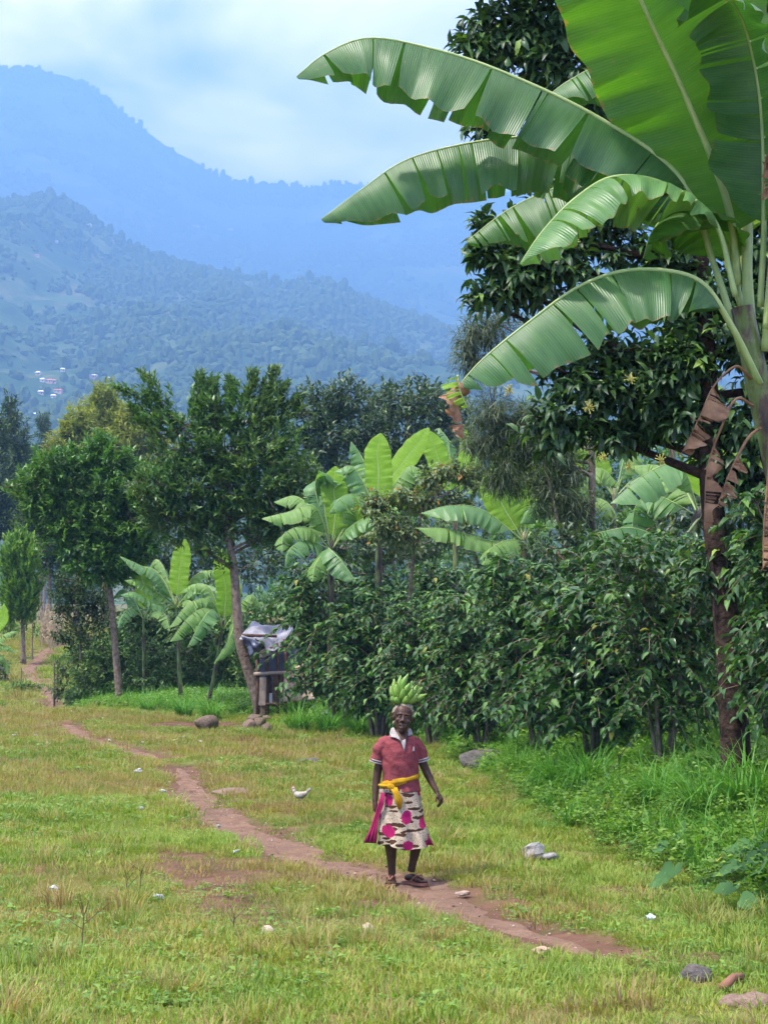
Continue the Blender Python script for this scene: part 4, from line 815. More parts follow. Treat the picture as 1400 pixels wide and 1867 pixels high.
coffee(850, 1300, 36.0, 3.4, 3, 'coffee bush in the second row directly behind the woman', .4, 1.2)
coffee(720, 1300, 39.5, 3.4, 0, 'coffee bush in the second row left of the woman', 2.4, 1.2)
coffee(430, 1290, 53.0, 3.4, 1, 'coffee bush behind the leaning trunk', .9, 1.1)
coffee(360, 1290, 52.0, 3.2, 2, 'coffee bush under the low banana leaves', 3.9, 1.15)
coffee(290, 1288, 53.0, 3.3, 3, 'coffee bush between the straight trunk and the low banana leaves', 4.9, 1.2)
coffee(240, 1288, 55.5, 3.2, 0, 'coffee bush just right of the straight grey trunk', 2.0, 1.1)
coffee(150, 1290, 54.5, 2.6, 1, 'tall dark leafy bush left of the straight grey trunk', 1.0, .8)
coffee(142, 1292, 52.0, .85, 2, 'low bright bushy shrub where the path drops from sight', 1.0, 1.3)
coffee(205, 1290, 52.6, 1.6, 3, 'small round-leafed shrub at the foot of the straight trunk', 2.0, 1.0)

# fill between the rows and along the left side of the far track
def bush(px, py, Y, clumps, mat, seed, label, dens=9, Ln=.16, W=.07):
    b = at(px, py, Y); b.z = float(gz(b.x, Y)) - .05
    return tree('shrub', label, 'shrub', [b, at(px, py - 20, Y), at(px, py - 45, Y)], (.04, .02), clumps, Y, dens, 8, Ln, W, mat, BARK_TWIG, seed, up=.5, twigs=6, start=.3, droop=.2)
for i, (px, Y, lab) in enumerate(((265, 54.5, 'dense undergrowth shrub right of the straight grey trunk'), (330, 55.5, 'dense undergrowth shrub below the upright banana leaf'), (400, 55.0, 'dense undergrowth shrub left of the leaning trunk foot'), (455, 54.0, 'dense undergrowth shrub behind the leaning trunk foot'), (185, 56.5, 'dense undergrowth shrub left of the straight grey trunk'))):
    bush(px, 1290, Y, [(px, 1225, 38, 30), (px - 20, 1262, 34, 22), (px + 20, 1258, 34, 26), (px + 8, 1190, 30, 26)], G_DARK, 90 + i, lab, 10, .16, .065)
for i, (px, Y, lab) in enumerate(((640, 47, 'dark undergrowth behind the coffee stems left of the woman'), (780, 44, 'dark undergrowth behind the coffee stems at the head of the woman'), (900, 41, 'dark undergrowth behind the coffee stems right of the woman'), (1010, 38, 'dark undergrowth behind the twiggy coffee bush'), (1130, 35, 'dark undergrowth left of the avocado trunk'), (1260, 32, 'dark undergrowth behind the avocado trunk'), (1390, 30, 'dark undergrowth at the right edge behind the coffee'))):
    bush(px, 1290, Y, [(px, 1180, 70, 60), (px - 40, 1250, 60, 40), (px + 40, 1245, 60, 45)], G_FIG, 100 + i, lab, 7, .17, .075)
bush(8, 1290, 72, [(-10, 1225, 24, 26), (2, 1240, 18, 20)], G_FIG, 81, 'dark shrub cut by the left edge below the bananas', 6, .2, .08)
bush(60, 1180, 86, [(20, 1140, 20, 16), (5, 1120, 20, 20), (66, 1150, 10, 8)], G_FRESH, 82, 'low green shrub at the foot of the columnar tree', 6, .22, .08)
bush(40, 1262, 68, [(20, 1250, 18, 7), (45, 1248, 18, 7), (70, 1250, 14, 6)], G_FRESH, 83, 'low green shrub along the ditch before the far slope', 10, .16, .06)
bush(100, 1250, 60, [(112, 1225, 14, 18), (105, 1255, 16, 16), (120, 1268, 18, 14)], G_GREV, 84, 'straggly olive shrub at the right of the far track', 12, .16, .05)

# ------------------------------------------------------------------ grasses and weeds
def blade_clump(seed, n, h, rad, w, lean, seg=2):
    rg = np.random.default_rng(seed); V_, T_ = [], []
    for i in range(n):
        a = rg.uniform(0, 6.28); r = rad * math.sqrt(rg.random()); b = np.array([r * math.cos(a), r * math.sin(a), 0]); az = a + rg.normal(0, .9); ln = h * rg.uniform(.5, 1.15)
        d = np.array([math.cos(az), math.sin(az), 0]); s = np.array([-d[1], d[0], 0]); le = lean * rg.uniform(.3, 1.3); k0 = len(V_)
        for j in range(seg + 1):
            f = j / seg; ang = le * f * 1.35; c = b + d * ln * f * math.sin(ang) * .9 + np.array([0, 0, ln * f * math.cos(ang * .8)])
            ww = w * (1 - f ** 1.5) * .5
            if j == seg: V_.append(c)
            else: V_ += [c - s * ww, c + s * ww]
        for j in range(seg):
            a0 = k0 + 2 * j
            if j < seg - 1: T_ += [(a0, a0 + 1, a0 + 3), (a0, a0 + 3, a0 + 2)]
            else: T_.append((a0, a0 + 1, a0 + 2))
    return np_mesh('grass_clump', np.array(V_), np.array(T_))
def weed_clump(seed, n, h, rad, Ln, W):
    rg = np.random.default_rng(seed); a = rg.uniform(0, 6.28, n); r = rad * np.sqrt(rg.random(n)); P = np.stack([r * np.cos(a), r * np.sin(a), h * rg.random(n) ** .7], 1)
    b = rg.uniform(0, 6.28, n); D = np.stack([np.cos(b), np.sin(b), rg.uniform(-.2, .5, n)], 1); U = np.stack([rg.normal(0, .3, n), rg.normal(0, .3, n), np.ones(n)], 1); s = rg.uniform(.6, 1.2, n)
    return np_mesh('weed_clump', *leaves_np(P, D, U, Ln * s, W * s, .15, .15))
def turf_mat(name, green, dry, scale, lo, hi, trans=.35, rnd=.25):
    m = new_mat(name); t = NT(m); g = t.n('ShaderNodeNewGeometry'); p = g.outputs['Position']
    nz = t.noise(scale, 4, .6, p); fine = t.noise(3.1, 3, .6, p)
    f = t.math('ADD', t.math('ADD', nz, t.math('MULTIPLY', t.math('SUBTRACT', g.outputs['Random Per Island'], .5), rnd)), t.math('MULTIPLY', t.math('SUBTRACT', fine, .5), .45))
    col = t.ramp(f, [(lo, green[0]), ((lo + hi) / 2 - .02, green[1]), (hi - .03, dry[0]), (hi + .1, dry[1])])
    b = t.pbsdf(col, .55, .3); tr = t.n('ShaderNodeBsdfTranslucent'); t.l(t.mix(1, col, (1.3, 1.4, .6), 'MULTIPLY'), tr.inputs[0])
    mx = t.n('ShaderNodeMixShader'); mx.inputs[0].default_value = trans; t.l(b, mx.inputs[1]); t.l(tr.outputs[0], mx.inputs[2]); t.out(mx.outputs[0]); return m
TURF = turf_mat('turf_blades', ((.12, .20, .026), (.21, .26, .036)), ((.33, .27, .07), (.19, .12, .065)), .42, .40, .66)
TURF_STRAW = turf_mat('straw_blades', ((.24, .25, .06), (.30, .25, .08)), ((.32, .22, .10), (.20, .115, .065)), .6, .38, .62)
TUFT = turf_mat('tall_grass_blades', ((.06, .19, .022), (.09, .25, .03)), ((.13, .29, .04), (.2, .32, .07)), .7, .3, .75)
WEED = leafy('weed_leaves', [(0, (.065, .15, .025)), (.6, (.12, .23, .035)), (1, (.20, .31, .05))], .32, rough=.5, spec=.3)
src = [blade_clump(200 + i, 46, h, .13, .0075, l) for i, (h, l) in enumerate(((.055, .8), (.075, .7), (.045, 1.0), (.09, .6)))]
for s_ in src: s_.materials.append(TURF)
src2 = [blade_clump(210 + i, 26, h, .12, .006, .5, 2) for i, h in enumerate((.075, .10))]
for s_ in src2: s_.materials.append(TURF_STRAW)
src3 = [weed_clump(220 + i, 26, .05, .11, .04, .028) for i in range(2)]
for s_ in src3: s_.materials.append(WEED)
def frustum_pts(rng, y0, y1, dens, margin=1.25, left=0.0):
    """points spread evenly over the meadow wedge that the photo covers, a little wider on both sides"""
    half = .219 * margin; n = int(dens * half * (y1 ** 2 - y0 ** 2)); y = np.sqrt(rng.uniform(y0 ** 2, y1 ** 2, n)); x = rng.uniform(-1, 1, n) * half * y
    return x, y
TURF_GREEN = turf_mat('green_turf_blades', ((.12, .21, .025), (.19, .28, .035)), ((.27, .30, .05), (.32, .26, .07)), .6, .34, .70)
src4 = [blade_clump(270 + i, 46, h, .13, .008, .8) for i, h in enumerate((.06, .085))]
for s_ in src4: s_.materials.append(TURF_GREEN)
rng = np.random.default_rng(77); pts, idx, scl = [], [], []
for y0, y1, dens, sc in ((7, 16, 115, 1.0), (16, 28, 85, 1.15), (28, 50, 42, 1.5), (50, 118, 7, 2.6)):
    x, y = frustum_pts(rng, y0, y1, dens)
    d = seg_dist(x, y, BANK, True); pd = np.minimum(np.minimum(seg_dist(x, y, PATH) / .36, seg_dist(x, y, PATH2) / .38), seg_dist(x, y, PATH3) / .6); soil = soil_mask(x, y)
    k = (rng.random(len(x)) < np.clip((pd - .62 + 1.5 * (fbm(x * 2.3, y * 1.6, 3, 66) - .5)) * 1.5, 0, 1) * (1 - .97 * np.clip((soil - .35) * 3.0, 0, 1)) * np.clip(.55 + 1.1 * (fbm(x * .7, y * .7, 3, 61)), .4, 1)) & (d < 2.2)
    x, y = x[k], y[k]; n = len(x); patch = fbm(x * .35, y * .35, 3, 62); r = rng.random(n)
    i_ = rng.integers(0, 4, n); i_ = np.where((r < .22) | ((patch > .52) & (r < .6)), 4 + rng.integers(0, 2, n), i_); i_ = np.where((r > .86) & (patch < .50), 6 + rng.integers(0, 2, n), i_)
    r2 = rng.random(n); dk = d[k]; gp = np.clip(sstep(-2.2, -.6, dk) * .85 + sstep(.50, .60, fbm(x * .22 + 3, y * .22, 3, 64)) * .75 * (y < 24), 0, .9); i_ = np.where((r2 < gp) & (i_ < 6), 8 + rng.integers(0, 2, n), i_)
    s = sc * rng.uniform(.7, 1.3, n) * np.clip(.6 + .9 * fbm(x * .5, y * .5, 3, 63), .6, 1.4)
    pts.append(np.stack([x, y, gz(x, y) - .004], 1)); idx.append(i_); scl.append(np.stack([s, s, s * rng.uniform(.5, 1.0, n)], 1))
pts, idx, scl = np.concatenate(pts), np.concatenate(idx), np.concatenate(scl); n = len(pts)
scatter('meadow_grass', pts, np.stack([rng.normal(0, .12, n), rng.normal(0, .12, n), rng.uniform(0, 6.28, n)], 1), scl, idx, src + src2 + src3 + src4, 'short grazed grass with straw and small weeds over the meadow')
t_src = [blade_clump(260 + i, 70, h, .13, .008, .75, 3) for i, h in enumerate((.16, .22))]
for s_ in t_src: s_.materials.append(TURF if s_ is t_src[0] else TURF_STRAW)
x, y = frustum_pts(rng, 7, 34, 1.7); d = seg_dist(x, y, BANK, True); pd = seg_dist(x, y, PATH); k = (d < .5) & (pd > .45) & (rng.random(len(x)) < fbm(x * .4 + 9, y * .4, 3, 71) * 1.5 - .1); x, y = x[k], y[k]; n = len(x); s = rng.uniform(.5, 1.3, n)
scatter('meadow_tufts', np.stack([x, y, gz(x, y) - .005], 1), np.stack([rng.normal(0, .1, n), rng.normal(0, .1, n), rng.uniform(0, 6.28, n)], 1), np.stack([s, s, s], 1), rng.integers(0, 2, n), t_src, 'longer tufts of grass standing in the meadow')
gr_src = []
for i in range(3):
    g_ = np_mesh('pebble', np.array([(-1, 0, 0), (0, -1, .1), (1, .1, 0), (.1, 1, 0), (.1, 0, .7), (0, 0, -.5)]) * (1, .7 + .2 * i, .7), np.array([(0, 1, 4), (1, 2, 4), (2, 3, 4), (3, 0, 4), (1, 0, 5), (2, 1, 5), (3, 2, 5), (0, 3, 5)])); g_.materials.append(solid('pebble_%d' % i, ((.20, .13, .09), (.34, .25, .18), (.10, .07, .05))[i], ((.34, .24, .18), (.5, .4, .32), (.2, .14, .1))[i], 9, .9)); gr_src.append(g_)
x, y = frustum_pts(rng, 9, 30, 70); pd = seg_dist(x, y, PATH); k = (pd < .42) & (rng.random(len(x)) < .75); x, y = x[k], y[k]; n = len(x); s = .006 + .016 * rng.random(n) ** 3
scatter('path_gravel', np.stack([x, y, gz(x, y) + .014], 1), np.stack([rng.normal(0, .3, n), rng.normal(0, .3, n), rng.uniform(0, 6.28, n)], 1), np.stack([s, s, s], 1), rng.integers(0, 3, n), gr_src, 'small stones and crumbs of earth on the footpath')
# weeds and rank grass on the bank
w_src = [weed_clump(230 + i, 40, h, .2, .075, .05) for i, h in enumerate((.16, .28, .10))]
for s_ in w_src: s_.materials.append(WEED)
g_src = [blade_clump(240 + i, 44, h, .16, .016, l, 4) for i, (h, l) in enumerate(((.36, 1.1), (.5, 1.25)))]
for s_ in g_src: s_.materials.append(TUFT)
x, y = frustum_pts(rng, 9, 58, 60, 1.3); d = seg_dist(x, y, BANK, True); gap = ((x + 3.4) ** 2 / 4 + (y - 43) ** 2 / 6) < 1
k = (d > -.35) & (d < np.where(y > 44, 7.0, 4.5)) & (rng.random(len(x)) < np.where(d < 1.7, sstep(-.35, .25, d), .5)) & ~gap; x, y, d = x[k], y[k], d[k]; n = len(x)
i_ = np.where(rng.random(n) < np.where(d < .2, .08, .16), 3 + rng.integers(0, 2, n), rng.integers(0, 3, n)); s = rng.uniform(.6, 1.15, n) * np.where(d < .1, .55, 1) * (1 + .012 * np.maximum(y - 20, 0))
scatter('bank_weeds', np.stack([x, y, gz(x, y) - .01], 1), np.stack([rng.normal(0, .1, n), rng.normal(0, .1, n), rng.uniform(0, 6.28, n)], 1), np.stack([s, s, s], 1), i_, w_src + g_src, 'lush weeds and rank grass covering the bank under the coffee')
# countable big grass tussocks
TUS = [blade_clump(250 + i, 170, .95, .2, .02, 1.25, 6) for i in range(3)]
for s_ in TUS: s_.materials.append(TUFT)
def tussock(px, py, size, var, label):
    p = on_ground(px, py); o = obj('grass_tussock', TUS[var], None); o.location = p; o.scale = (size * 1.15, size * 1.15, size); o.rotation_euler = (0, 0, px * .1); tag(o, label, 'grass tussock', 'tall grass tussocks')
for a in ((545, 1335, 1.0, 0, 'big tall-grass tussock just right of the shelter'), (600, 1338, .9, 1, 'tall-grass tussock second to the right of the shelter'), (655, 1340, .75, 2, 'smaller tall-grass tussock left of the woman'),
          (385, 1312, .9, 2, 'tall-grass tussock behind the round boulder'), (335, 1306, .9, 0, 'tall-grass tussock left of the round boulder'), (270, 1298, .8, 1, 'tall-grass tussock right of the straight trunk foot'),
          (1010, 1440, .95, 1, 'wide drooping grass tussock above the white plastic bag'), (1075, 1440, .85, 0, 'grass tussock right of the wide drooping one'), (955, 1412, .7, 2, 'grass tussock beside the long rock on the bank'), (1290, 1490, .85, 2, 'grass tussock below the avocado trunk'), (1360, 1480, .95, 0, 'grass tussock at the right edge below the coffee'), (1205, 1470, .8, 1, 'grass tussock left of the avocado trunk foot')): tussock(*a)
# broad squash leaves at lower right
G_SQ = leafy('squash_leaf_surface', [(0, (.035, .10, .03)), (.5, (.055, .13, .04)), (1, (.08, .17, .055))], .2, rough=.8, spec=.12)
G_SQY = leafy('squash_leaf_yellow', [(0, (.42, .34, .03)), (1, (.5, .4, .05))], .3)
def round_leaf_mesh(seed):
    rg = random.Random(seed); V_ = [(0, 0, 0)]; n = 14
    for i in range(n):
        a = 2 * math.pi * i / n + .22; notch = .42 if i == n - 1 else 1; r = (1 + .12 * math.cos(3 * a)) * notch * rg.uniform(.9, 1.08); V_.append((r * math.cos(a) + .15, r * math.sin(a), .22 * r * r * abs(math.sin(a)) - .25 * max(0, math.cos(a)) + rg.uniform(-.05, .05)))
    V_ = [(x_ * .5, y_ * .5, z_ * .5) for x_, y_, z_ in V_]; m = bpy.data.meshes.new('leaf'); m.from_pydata(V_, [], [(0, i + 1, (i + 1) % n + 1) for i in range(n)]); m.polygons.foreach_set('use_smooth', [True] * n); m.update(); return m
SQ = [round_leaf_mesh(i) for i in range(4)]
for s_ in SQ: s_.materials.append(G_SQ)
SQY = round_leaf_mesh(9); SQY.materials.append(G_SQY)
def squash(label, base, leaves, seed):
    b = on_ground(*base); root = thing('squash_plant', label, 'squash plant', b, 0, 'squash plants at lower right'); rg = random.Random(seed); st = MB()
    for i, (px, py, r) in enumerate(leaves):
        g = on_ground(px, py + abs(r) * .7); Y = g.y - .25; p = at(px, py - 18, Y); m = SQY if r < 0 else SQ[i % 4]; rad = abs(r) * 2.3 / ppm(Y)
        o = bpy.data.objects.new('leaf', m); COL.objects.link(o); o.parent = root; o.location = p - b; o.scale = (rad, rad, rad); o.rotation_euler = (R(rg.uniform(25, 60)), R(rg.uniform(-20, 20)), rg.uniform(-.9, .9) - 1.57)
        st.tube(catmull([g, g.lerp(p, .5) + Vector((rg.uniform(-.03, .03), .03, .04)), p], 5), .007, 4)
    st.build('stalks', B_RIB, root)['kind'] = 'stuff'
squash('squash plant with broad grey-green leaves at the lower right edge', (1340, 1650), [(1345, 1565, 20), (1362, 1590, 22), (1322, 1605, 24), (1385, 1600, 22), (1395, 1570, 18), (1318, 1640, 18), (1388, 1640, 20), (1348, 1630, 18), (1308, 1585, -10), (1375, 1555, 16), (1398, 1625, 18), (1360, 1660, 16)], 1)
squash('squash plant with a few broad leaves left of the larger one', (1225, 1610), [(1255, 1580, 18), (1212, 1610, 20), (1230, 1605, 14), (1203, 1562, 14), (1240, 1535, 18), (1150, 1552, 15), (1195, 1628, 12)], 2)
# dead twig weeds standing in the turf
def twig_weed(px, py, h, seed, label):
    p = on_ground(px, py); rg = random.Random(seed); mb = MB(); mb.tube([p, p + Vector((.01, 0, h * .6)), p + Vector((rg.uniform(-.04, .04), 0, h))], [.004, .003, .002], 4)
    for i in range(4):
        z = h * rg.uniform(.3, .8); q = p + Vector((.006, 0, z)); mb.tube([q, q + Vector((rg.uniform(-.5, .5) * h, rg.uniform(-.1, .1), rg.uniform(.2, .45) * h))], [.003, .0015], 4)
    tag(mb.build('dead_weed', solid('dead_weed_stalk', (.06, .04, .025), (.12, .08, .05), 9, .9), None), label, 'dead weed', 'dead weed stalks')
twig_weed(230, 1640, .28, 1, 'branched dead weed stalk in the left meadow, upper one'); twig_weed(255, 1632, .25, 2, 'thin dead weed stalk close beside the upper branched one'); twig_weed(150, 1730, .36, 3, 'tall dead weed stalk in the lower left meadow'); twig_weed(425, 1705, .2, 4, 'short dead weed stalk by the bare soil patch')
# dry maize stalks beyond the columnar tree
DRY_STALK = solid('dry_maize', (.30, .22, .12), (.48, .37, .22), 6, .85)
mb = MB(); rg = random.Random(5)
for i in range(70):
    px = rg.uniform(76, 108); p = at(px, 1150, rg.uniform(92, 100)); p.z = float(gz(p.x, p.y)); h = rg.uniform(1.2, 2.2); q = p + Vector((rg.uniform(-.3, .3), 0, h)); mb.tube([p, q], [.03, .015], 3)
    for j in range(3):
        a = p.lerp(q, rg.uniform(.3, .9)); mb.tube([a, a + Vector((rg.uniform(-.4, .4), rg.uniform(-.2, .2), .15)), a + Vector((rg.uniform(-.6, .6), rg.uniform(-.2, .2), -.3))], [.03, .03, .005], 3)
tag(mb.build('dry_maize_stalks', DRY_STALK), 'patch of dry straw coloured maize stalks beyond the columnar tree', None, None, 'stuff')
# ------------------------------------------------------------------ shelter of poles and tarpaulin
HY = 44.6
WOOD = solid('weathered_pole', (.05, .028, .018), (.15, .085, .055), 10, .9, .15, .5, .01)
WOOD_PALE = solid('pale_plank', (.20, .15, .11), (.34, .27, .21), 6, .9, .15, .3, .01)
TARP_SILVER = solid('silver_tarpaulin', (.10, .10, .115), (.27, .265, .275), 2.2, .4, .5, .4, .04)
TARP_DARK = solid('dark_tarpaulin', (.025, .028, .045), (.10, .11, .16), 3, .38, .5, .5, .04)
TARP_CREAM = solid('cream_sacking', (.30, .25, .21), (.46, .40, .35), 3, .85, .15, .5, .03)
TARP_TAN = solid('tan_tarpaulin', (.24, .14, .085), (.44, .34, .26), 2.4, .75, .2, .7, .06)
SHEET_GREY = solid('grey_sheet', (.30, .31, .33), (.45, .46, .48), 4, .6, .3, .3, .01)
hut = thing('shelter', 'ramshackle roadside shelter of poles, planks and tarpaulin beside the leaning tree', 'shelter', at(495, 1308, HY))
def sheet(parent, name, mat, c, nx=14, ny=10, amp=.06, seed=0, th=.012):
    A, B, C, D = (Vector(p) for p in c); N = (B - A).cross(D - A).normalized(); V_ = []; rg = np.random.default_rng(seed); ph = rg.uniform(0, 9, 4)
    for side in (0, 1):
        for j in range(ny + 1):
            for i in range(nx + 1):
                u, v = i / nx, j / ny; p = A.lerp(B, u).lerp(D.lerp(C, u), v)
                w = amp * (math.sin(u * 5 + v * 4 + ph[0]) * .5 + math.sin(u * 11 - v * 7 + ph[1]) * .35 + (float(fbm(u * 6 + ph[2], v * 5, 3, seed)) - .5) * 1.6); V_.append(p + N * (w + (th if side else 0)))
    m = (nx + 1) * (ny + 1); F_ = []
    for j in range(ny):
        for i in range(nx): a = j * (nx + 1) + i; F_.append((a, a + 1, a + nx + 2, a + nx + 1)); F_.append((m + a, m + a + nx + 1, m + a + nx + 2, m + a + 1))
    rim = [i for i in range(nx + 1)] + [j * (nx + 1) + nx for j in range(1, ny + 1)] + [ny * (nx + 1) + i for i in range(nx - 1, -1, -1)] + [j * (nx + 1) for j in range(ny - 1, 0, -1)]
    for k in range(len(rim)): a, b = rim[k], rim[(k + 1) % len(rim)]; F_.append((b, a, m + a, m + b))
    me = bpy.data.meshes.new(name); me.from_pydata([tuple(v) for v in V_], [], F_); me.polygons.foreach_set('use_smooth', [True] * len(F_)); me.update(); return obj(name, me, mat, parent)
def pole(parent, a, b, r, mat=WOOD, name='post'):
    mb = MB(); mb.tube([a, Vector(a).lerp(Vector(b), .5) + Vector((.02, 0, 0)), b], [r, r * .95, r * .85], 7); return mb.build(name, mat, parent, True)
def gpt(px, Y): p = at(px, 1300, Y); p.z = float(gz(p.x, Y)) - .03; return p
for px, top, dy, r in ((470, 1186, 0, .055), (487, 1190, .05, .06), (506, 1172, 0, .045), (520, 1165, .1, .05), (575, 1190, .2, .055), (470, 1160, 1.8, .05), (560, 1150, 1.8, .05)):
    pole(hut, gpt(px, HY + dy), at(px - 1, top, HY + dy), r)
pole(hut, at(463, 1229, HY - .08), at(526, 1226, HY - .06), .05, WOOD_PALE, 'rail'); pole(hut, at(470, 1283, HY - .08), at(520, 1284, HY - .06), .035, WOOD, 'rail')
pole(hut, at(438, 1158, HY - .3), at(505, 1160, HY - .1), .04, WOOD, 'rafter'); pole(hut, at(446, 1197, HY - .4), at(500, 1170, HY), .03, WOOD, 'rafter')
def plank(px0, py0, px1, py1, dy, mat, name, tilt=0):
    a, c = at(px0, py0, HY + dy), at(px1, py1, HY + dy); b = MB(); b.box((a + c) / 2, (abs(c.x - a.x), .03, abs(a.z - c.z)), Matrix.Rotation(tilt, 3, 'Y')); b.build(name, mat, hut)
plank(473, 1235, 485, 1286, -.1, WOOD_PALE, 'plank', .03); plank(497, 1232, 503, 1288, -.02, WOOD, 'plank', .02); plank(511, 1230, 516, 1290, -.03, WOOD, 'plank', -.03); plank(481, 1238, 488, 1290, -.04, WOOD, 'plank', -.04)
sheet(hut, 'dark_sheet', TARP_DARK, (at(489, 1230, HY + .12), at(519, 1229, HY + .12), at(519, 1262, HY + .1), at(489, 1264, HY + .1)), amp=.03, seed=2)
sheet(hut, 'grey_sheet', SHEET_GREY, (at(490, 1264, HY + .02), at(517, 1262, HY + .02), at(517, 1286, HY), at(492, 1286, HY)), amp=.015, seed=3)
sheet(hut, 'back_sheet', TARP_DARK, (at(468, 1190, HY + 1.7), at(565, 1180, HY + 1.7), at(565, 1296, HY + 1.7), at(468, 1296, HY + 1.7)), amp=.04, seed=4)
sheet(hut, 'tan_tarpaulin', TARP_TAN, (at(518, 1222, HY), at(566, 1206, HY + .1), at(574, 1276, HY - .15), at(517, 1280, HY - .2)), amp=.11, seed=5, nx=20, ny=16)
sheet(hut, 'roof_tarpaulin', TARP_SILVER, (at(440, 1158, HY - .5), at(500, 1190, HY - .6), at(545, 1139, HY + 1.2), at(458, 1137, HY + 1.2)), amp=.13, seed=6, nx=18, ny=14)
sheet(hut, 'hanging_tarpaulin', TARP_DARK, (at(441, 1160, HY - .55), at(478, 1172, HY - .8), at(474, 1188, HY - .6), at(455, 1197, HY - .5)), amp=.09, seed=7)
sheet(hut, 'cream_sacking', TARP_CREAM, (at(468, 1188, HY - .5), at(502, 1176, HY - .3), at(500, 1190, HY - .25), at(474, 1203, HY - .45)), amp=.06, seed=8)
# ------------------------------------------------------------------ stones
def rock_mesh(seed, sub=3, flat=1.0):
    bm = bmesh.new(); bmesh.ops.create_icosphere(bm, subdivisions=sub, radius=1); rg = random.Random(seed); o = [rg.uniform(0, 50) for _ in range(3)]
    from mathutils import noise
    pl = [(Vector((rg.gauss(0, 1), rg.gauss(0, 1), rg.gauss(0, 1))).normalized(), rg.uniform(.62, .9)) for _ in range(7)]
    for v in bm.verts:
        p = v.co.copy(); p = p * (1 + .22 * noise.noise(p * 1.4 + Vector(o)))
        for n, d in pl:
            e = p.dot(n) - d
            if e > 0: p -= n * e * .8
        p += v.co * .05 * noise.noise(v.co * 5 + Vector(o)); v.co = Vector((p.x, p.y, p.z * flat))
    me = bpy.data.meshes.new('rock'); bm.to_mesh(me); bm.free(); me.polygons.foreach_set('use_smooth', [True] * len(me.polygons)); return me
ST_BROWN = solid('stone_brown', (.07, .05, .034), (.18, .135, .095), 5, .9, .15, .6, .03)
ST_PALE = solid('stone_pale', (.30, .23, .17), (.48, .39, .31), 6, .9, .15, .5, .02)
ST_GREY = solid('stone_grey', (.055, .048, .042), (.14, .125, .11), 5, .9, .15, .6, .03)
ST_PINK = solid('stone_pinkish', (.12, .078, .06), (.23, .16, .12), 5, .9, .15, .5, .02)
def rock(name, px, py, w, d, h, seed, mat, label, sink=.42, cat='rock', rz=None):
    p = on_ground(px, py); o = obj(name, rock_mesh(seed, 3), mat); o.location = p + Vector((0, 0, h * (.5 - sink))); o.scale = (w / 2, d / 2, h / 2); o.rotation_euler = (0, 0, rz if rz is not None else seed * .7); tag(o, label, cat); return o
rock('boulder', 377, 1334, .56, .5, .42, 1, ST_BROWN, 'round brown boulder in the yard by the shelter', .05, rz=0)
rock('flat_rock', 565, 1394, .46, .5, .18, 2, ST_GREY, 'low grey rock in the grass left of the woman', .3)
rock('flat_rock', 425, 1446, .62, .7, .12, 3, ST_PINK, 'flat pinkish rock beside the path', .42, rz=0)
rock('bank_rock', 885, 1398, .95, .7, .42, 4, ST_GREY, 'long grey rock in the bank right of the woman', .3, rz=.2)
rock('stone', 1262, 1790, .24, .2, .16, 5, ST_GREY, 'grey stone in the grass at lower right')
rock('stone', 1375, 1835, .30, .24, .14, 6, ST_PINK, 'pinkish stone in the bottom right corner')
rock('stone', 1335, 1835, .16, .16, .10, 7, ST_PINK, 'small pinkish stone beside the corner stone')
rock('stone', 489, 1704, .115, .09, .10, 8, ST_PALE, 'pale angular stone in the meadow, left of the pair')
rock('stone', 671, 1695, .10, .09, .08, 9, ST_PALE, 'pale round stone in the meadow, right of the pair')
rock('stone', 772, 1818, .10, .09, .04, 10, ST_PALE, 'flat pale stone at the bottom below the path')
rock('stone', 815, 1668, .03, .025, .025, 11, ST_PALE, 'tiny white pebble on the path')
rock('stone', 585, 1752, .07, .05, .03, 12, ST_PALE, 'flat pale chip in the lower meadow')
for i, (px, py, w, h) in enumerate(((455, 1330, .34, .28), (474, 1328, .34, .32), (487, 1334, .28, .26), (466, 1318, .4, .3), (484, 1316, .3, .22))):
    rock('stone', px, py, w, w, h, 20 + i, ST_BROWN if i % 2 else ST_PINK, ('leftmost stone of the heap at the leaning trunk', 'front middle stone of the heap at the leaning trunk', 'right front stone of the heap at the leaning trunk', 'upper stone of the heap against the leaning trunk', 'upper right stone of the heap at the leaning trunk')[i], .2)
mb = MB(); a = on_ground(1318, 1812); b = on_ground(1352, 1790); mb.tube([a + Vector((0, 0, .03)), (a + b) / 2 + Vector((0, 0, .05)), b + Vector((0, 0, .03))], [.028, .025, .02], 7); tag(mb.build('stick', solid('brown_stick', (.16, .07, .04), (.26, .13, .08), 9, .9), None, True), 'short red-brown stick at the lower right edge', 'stick')
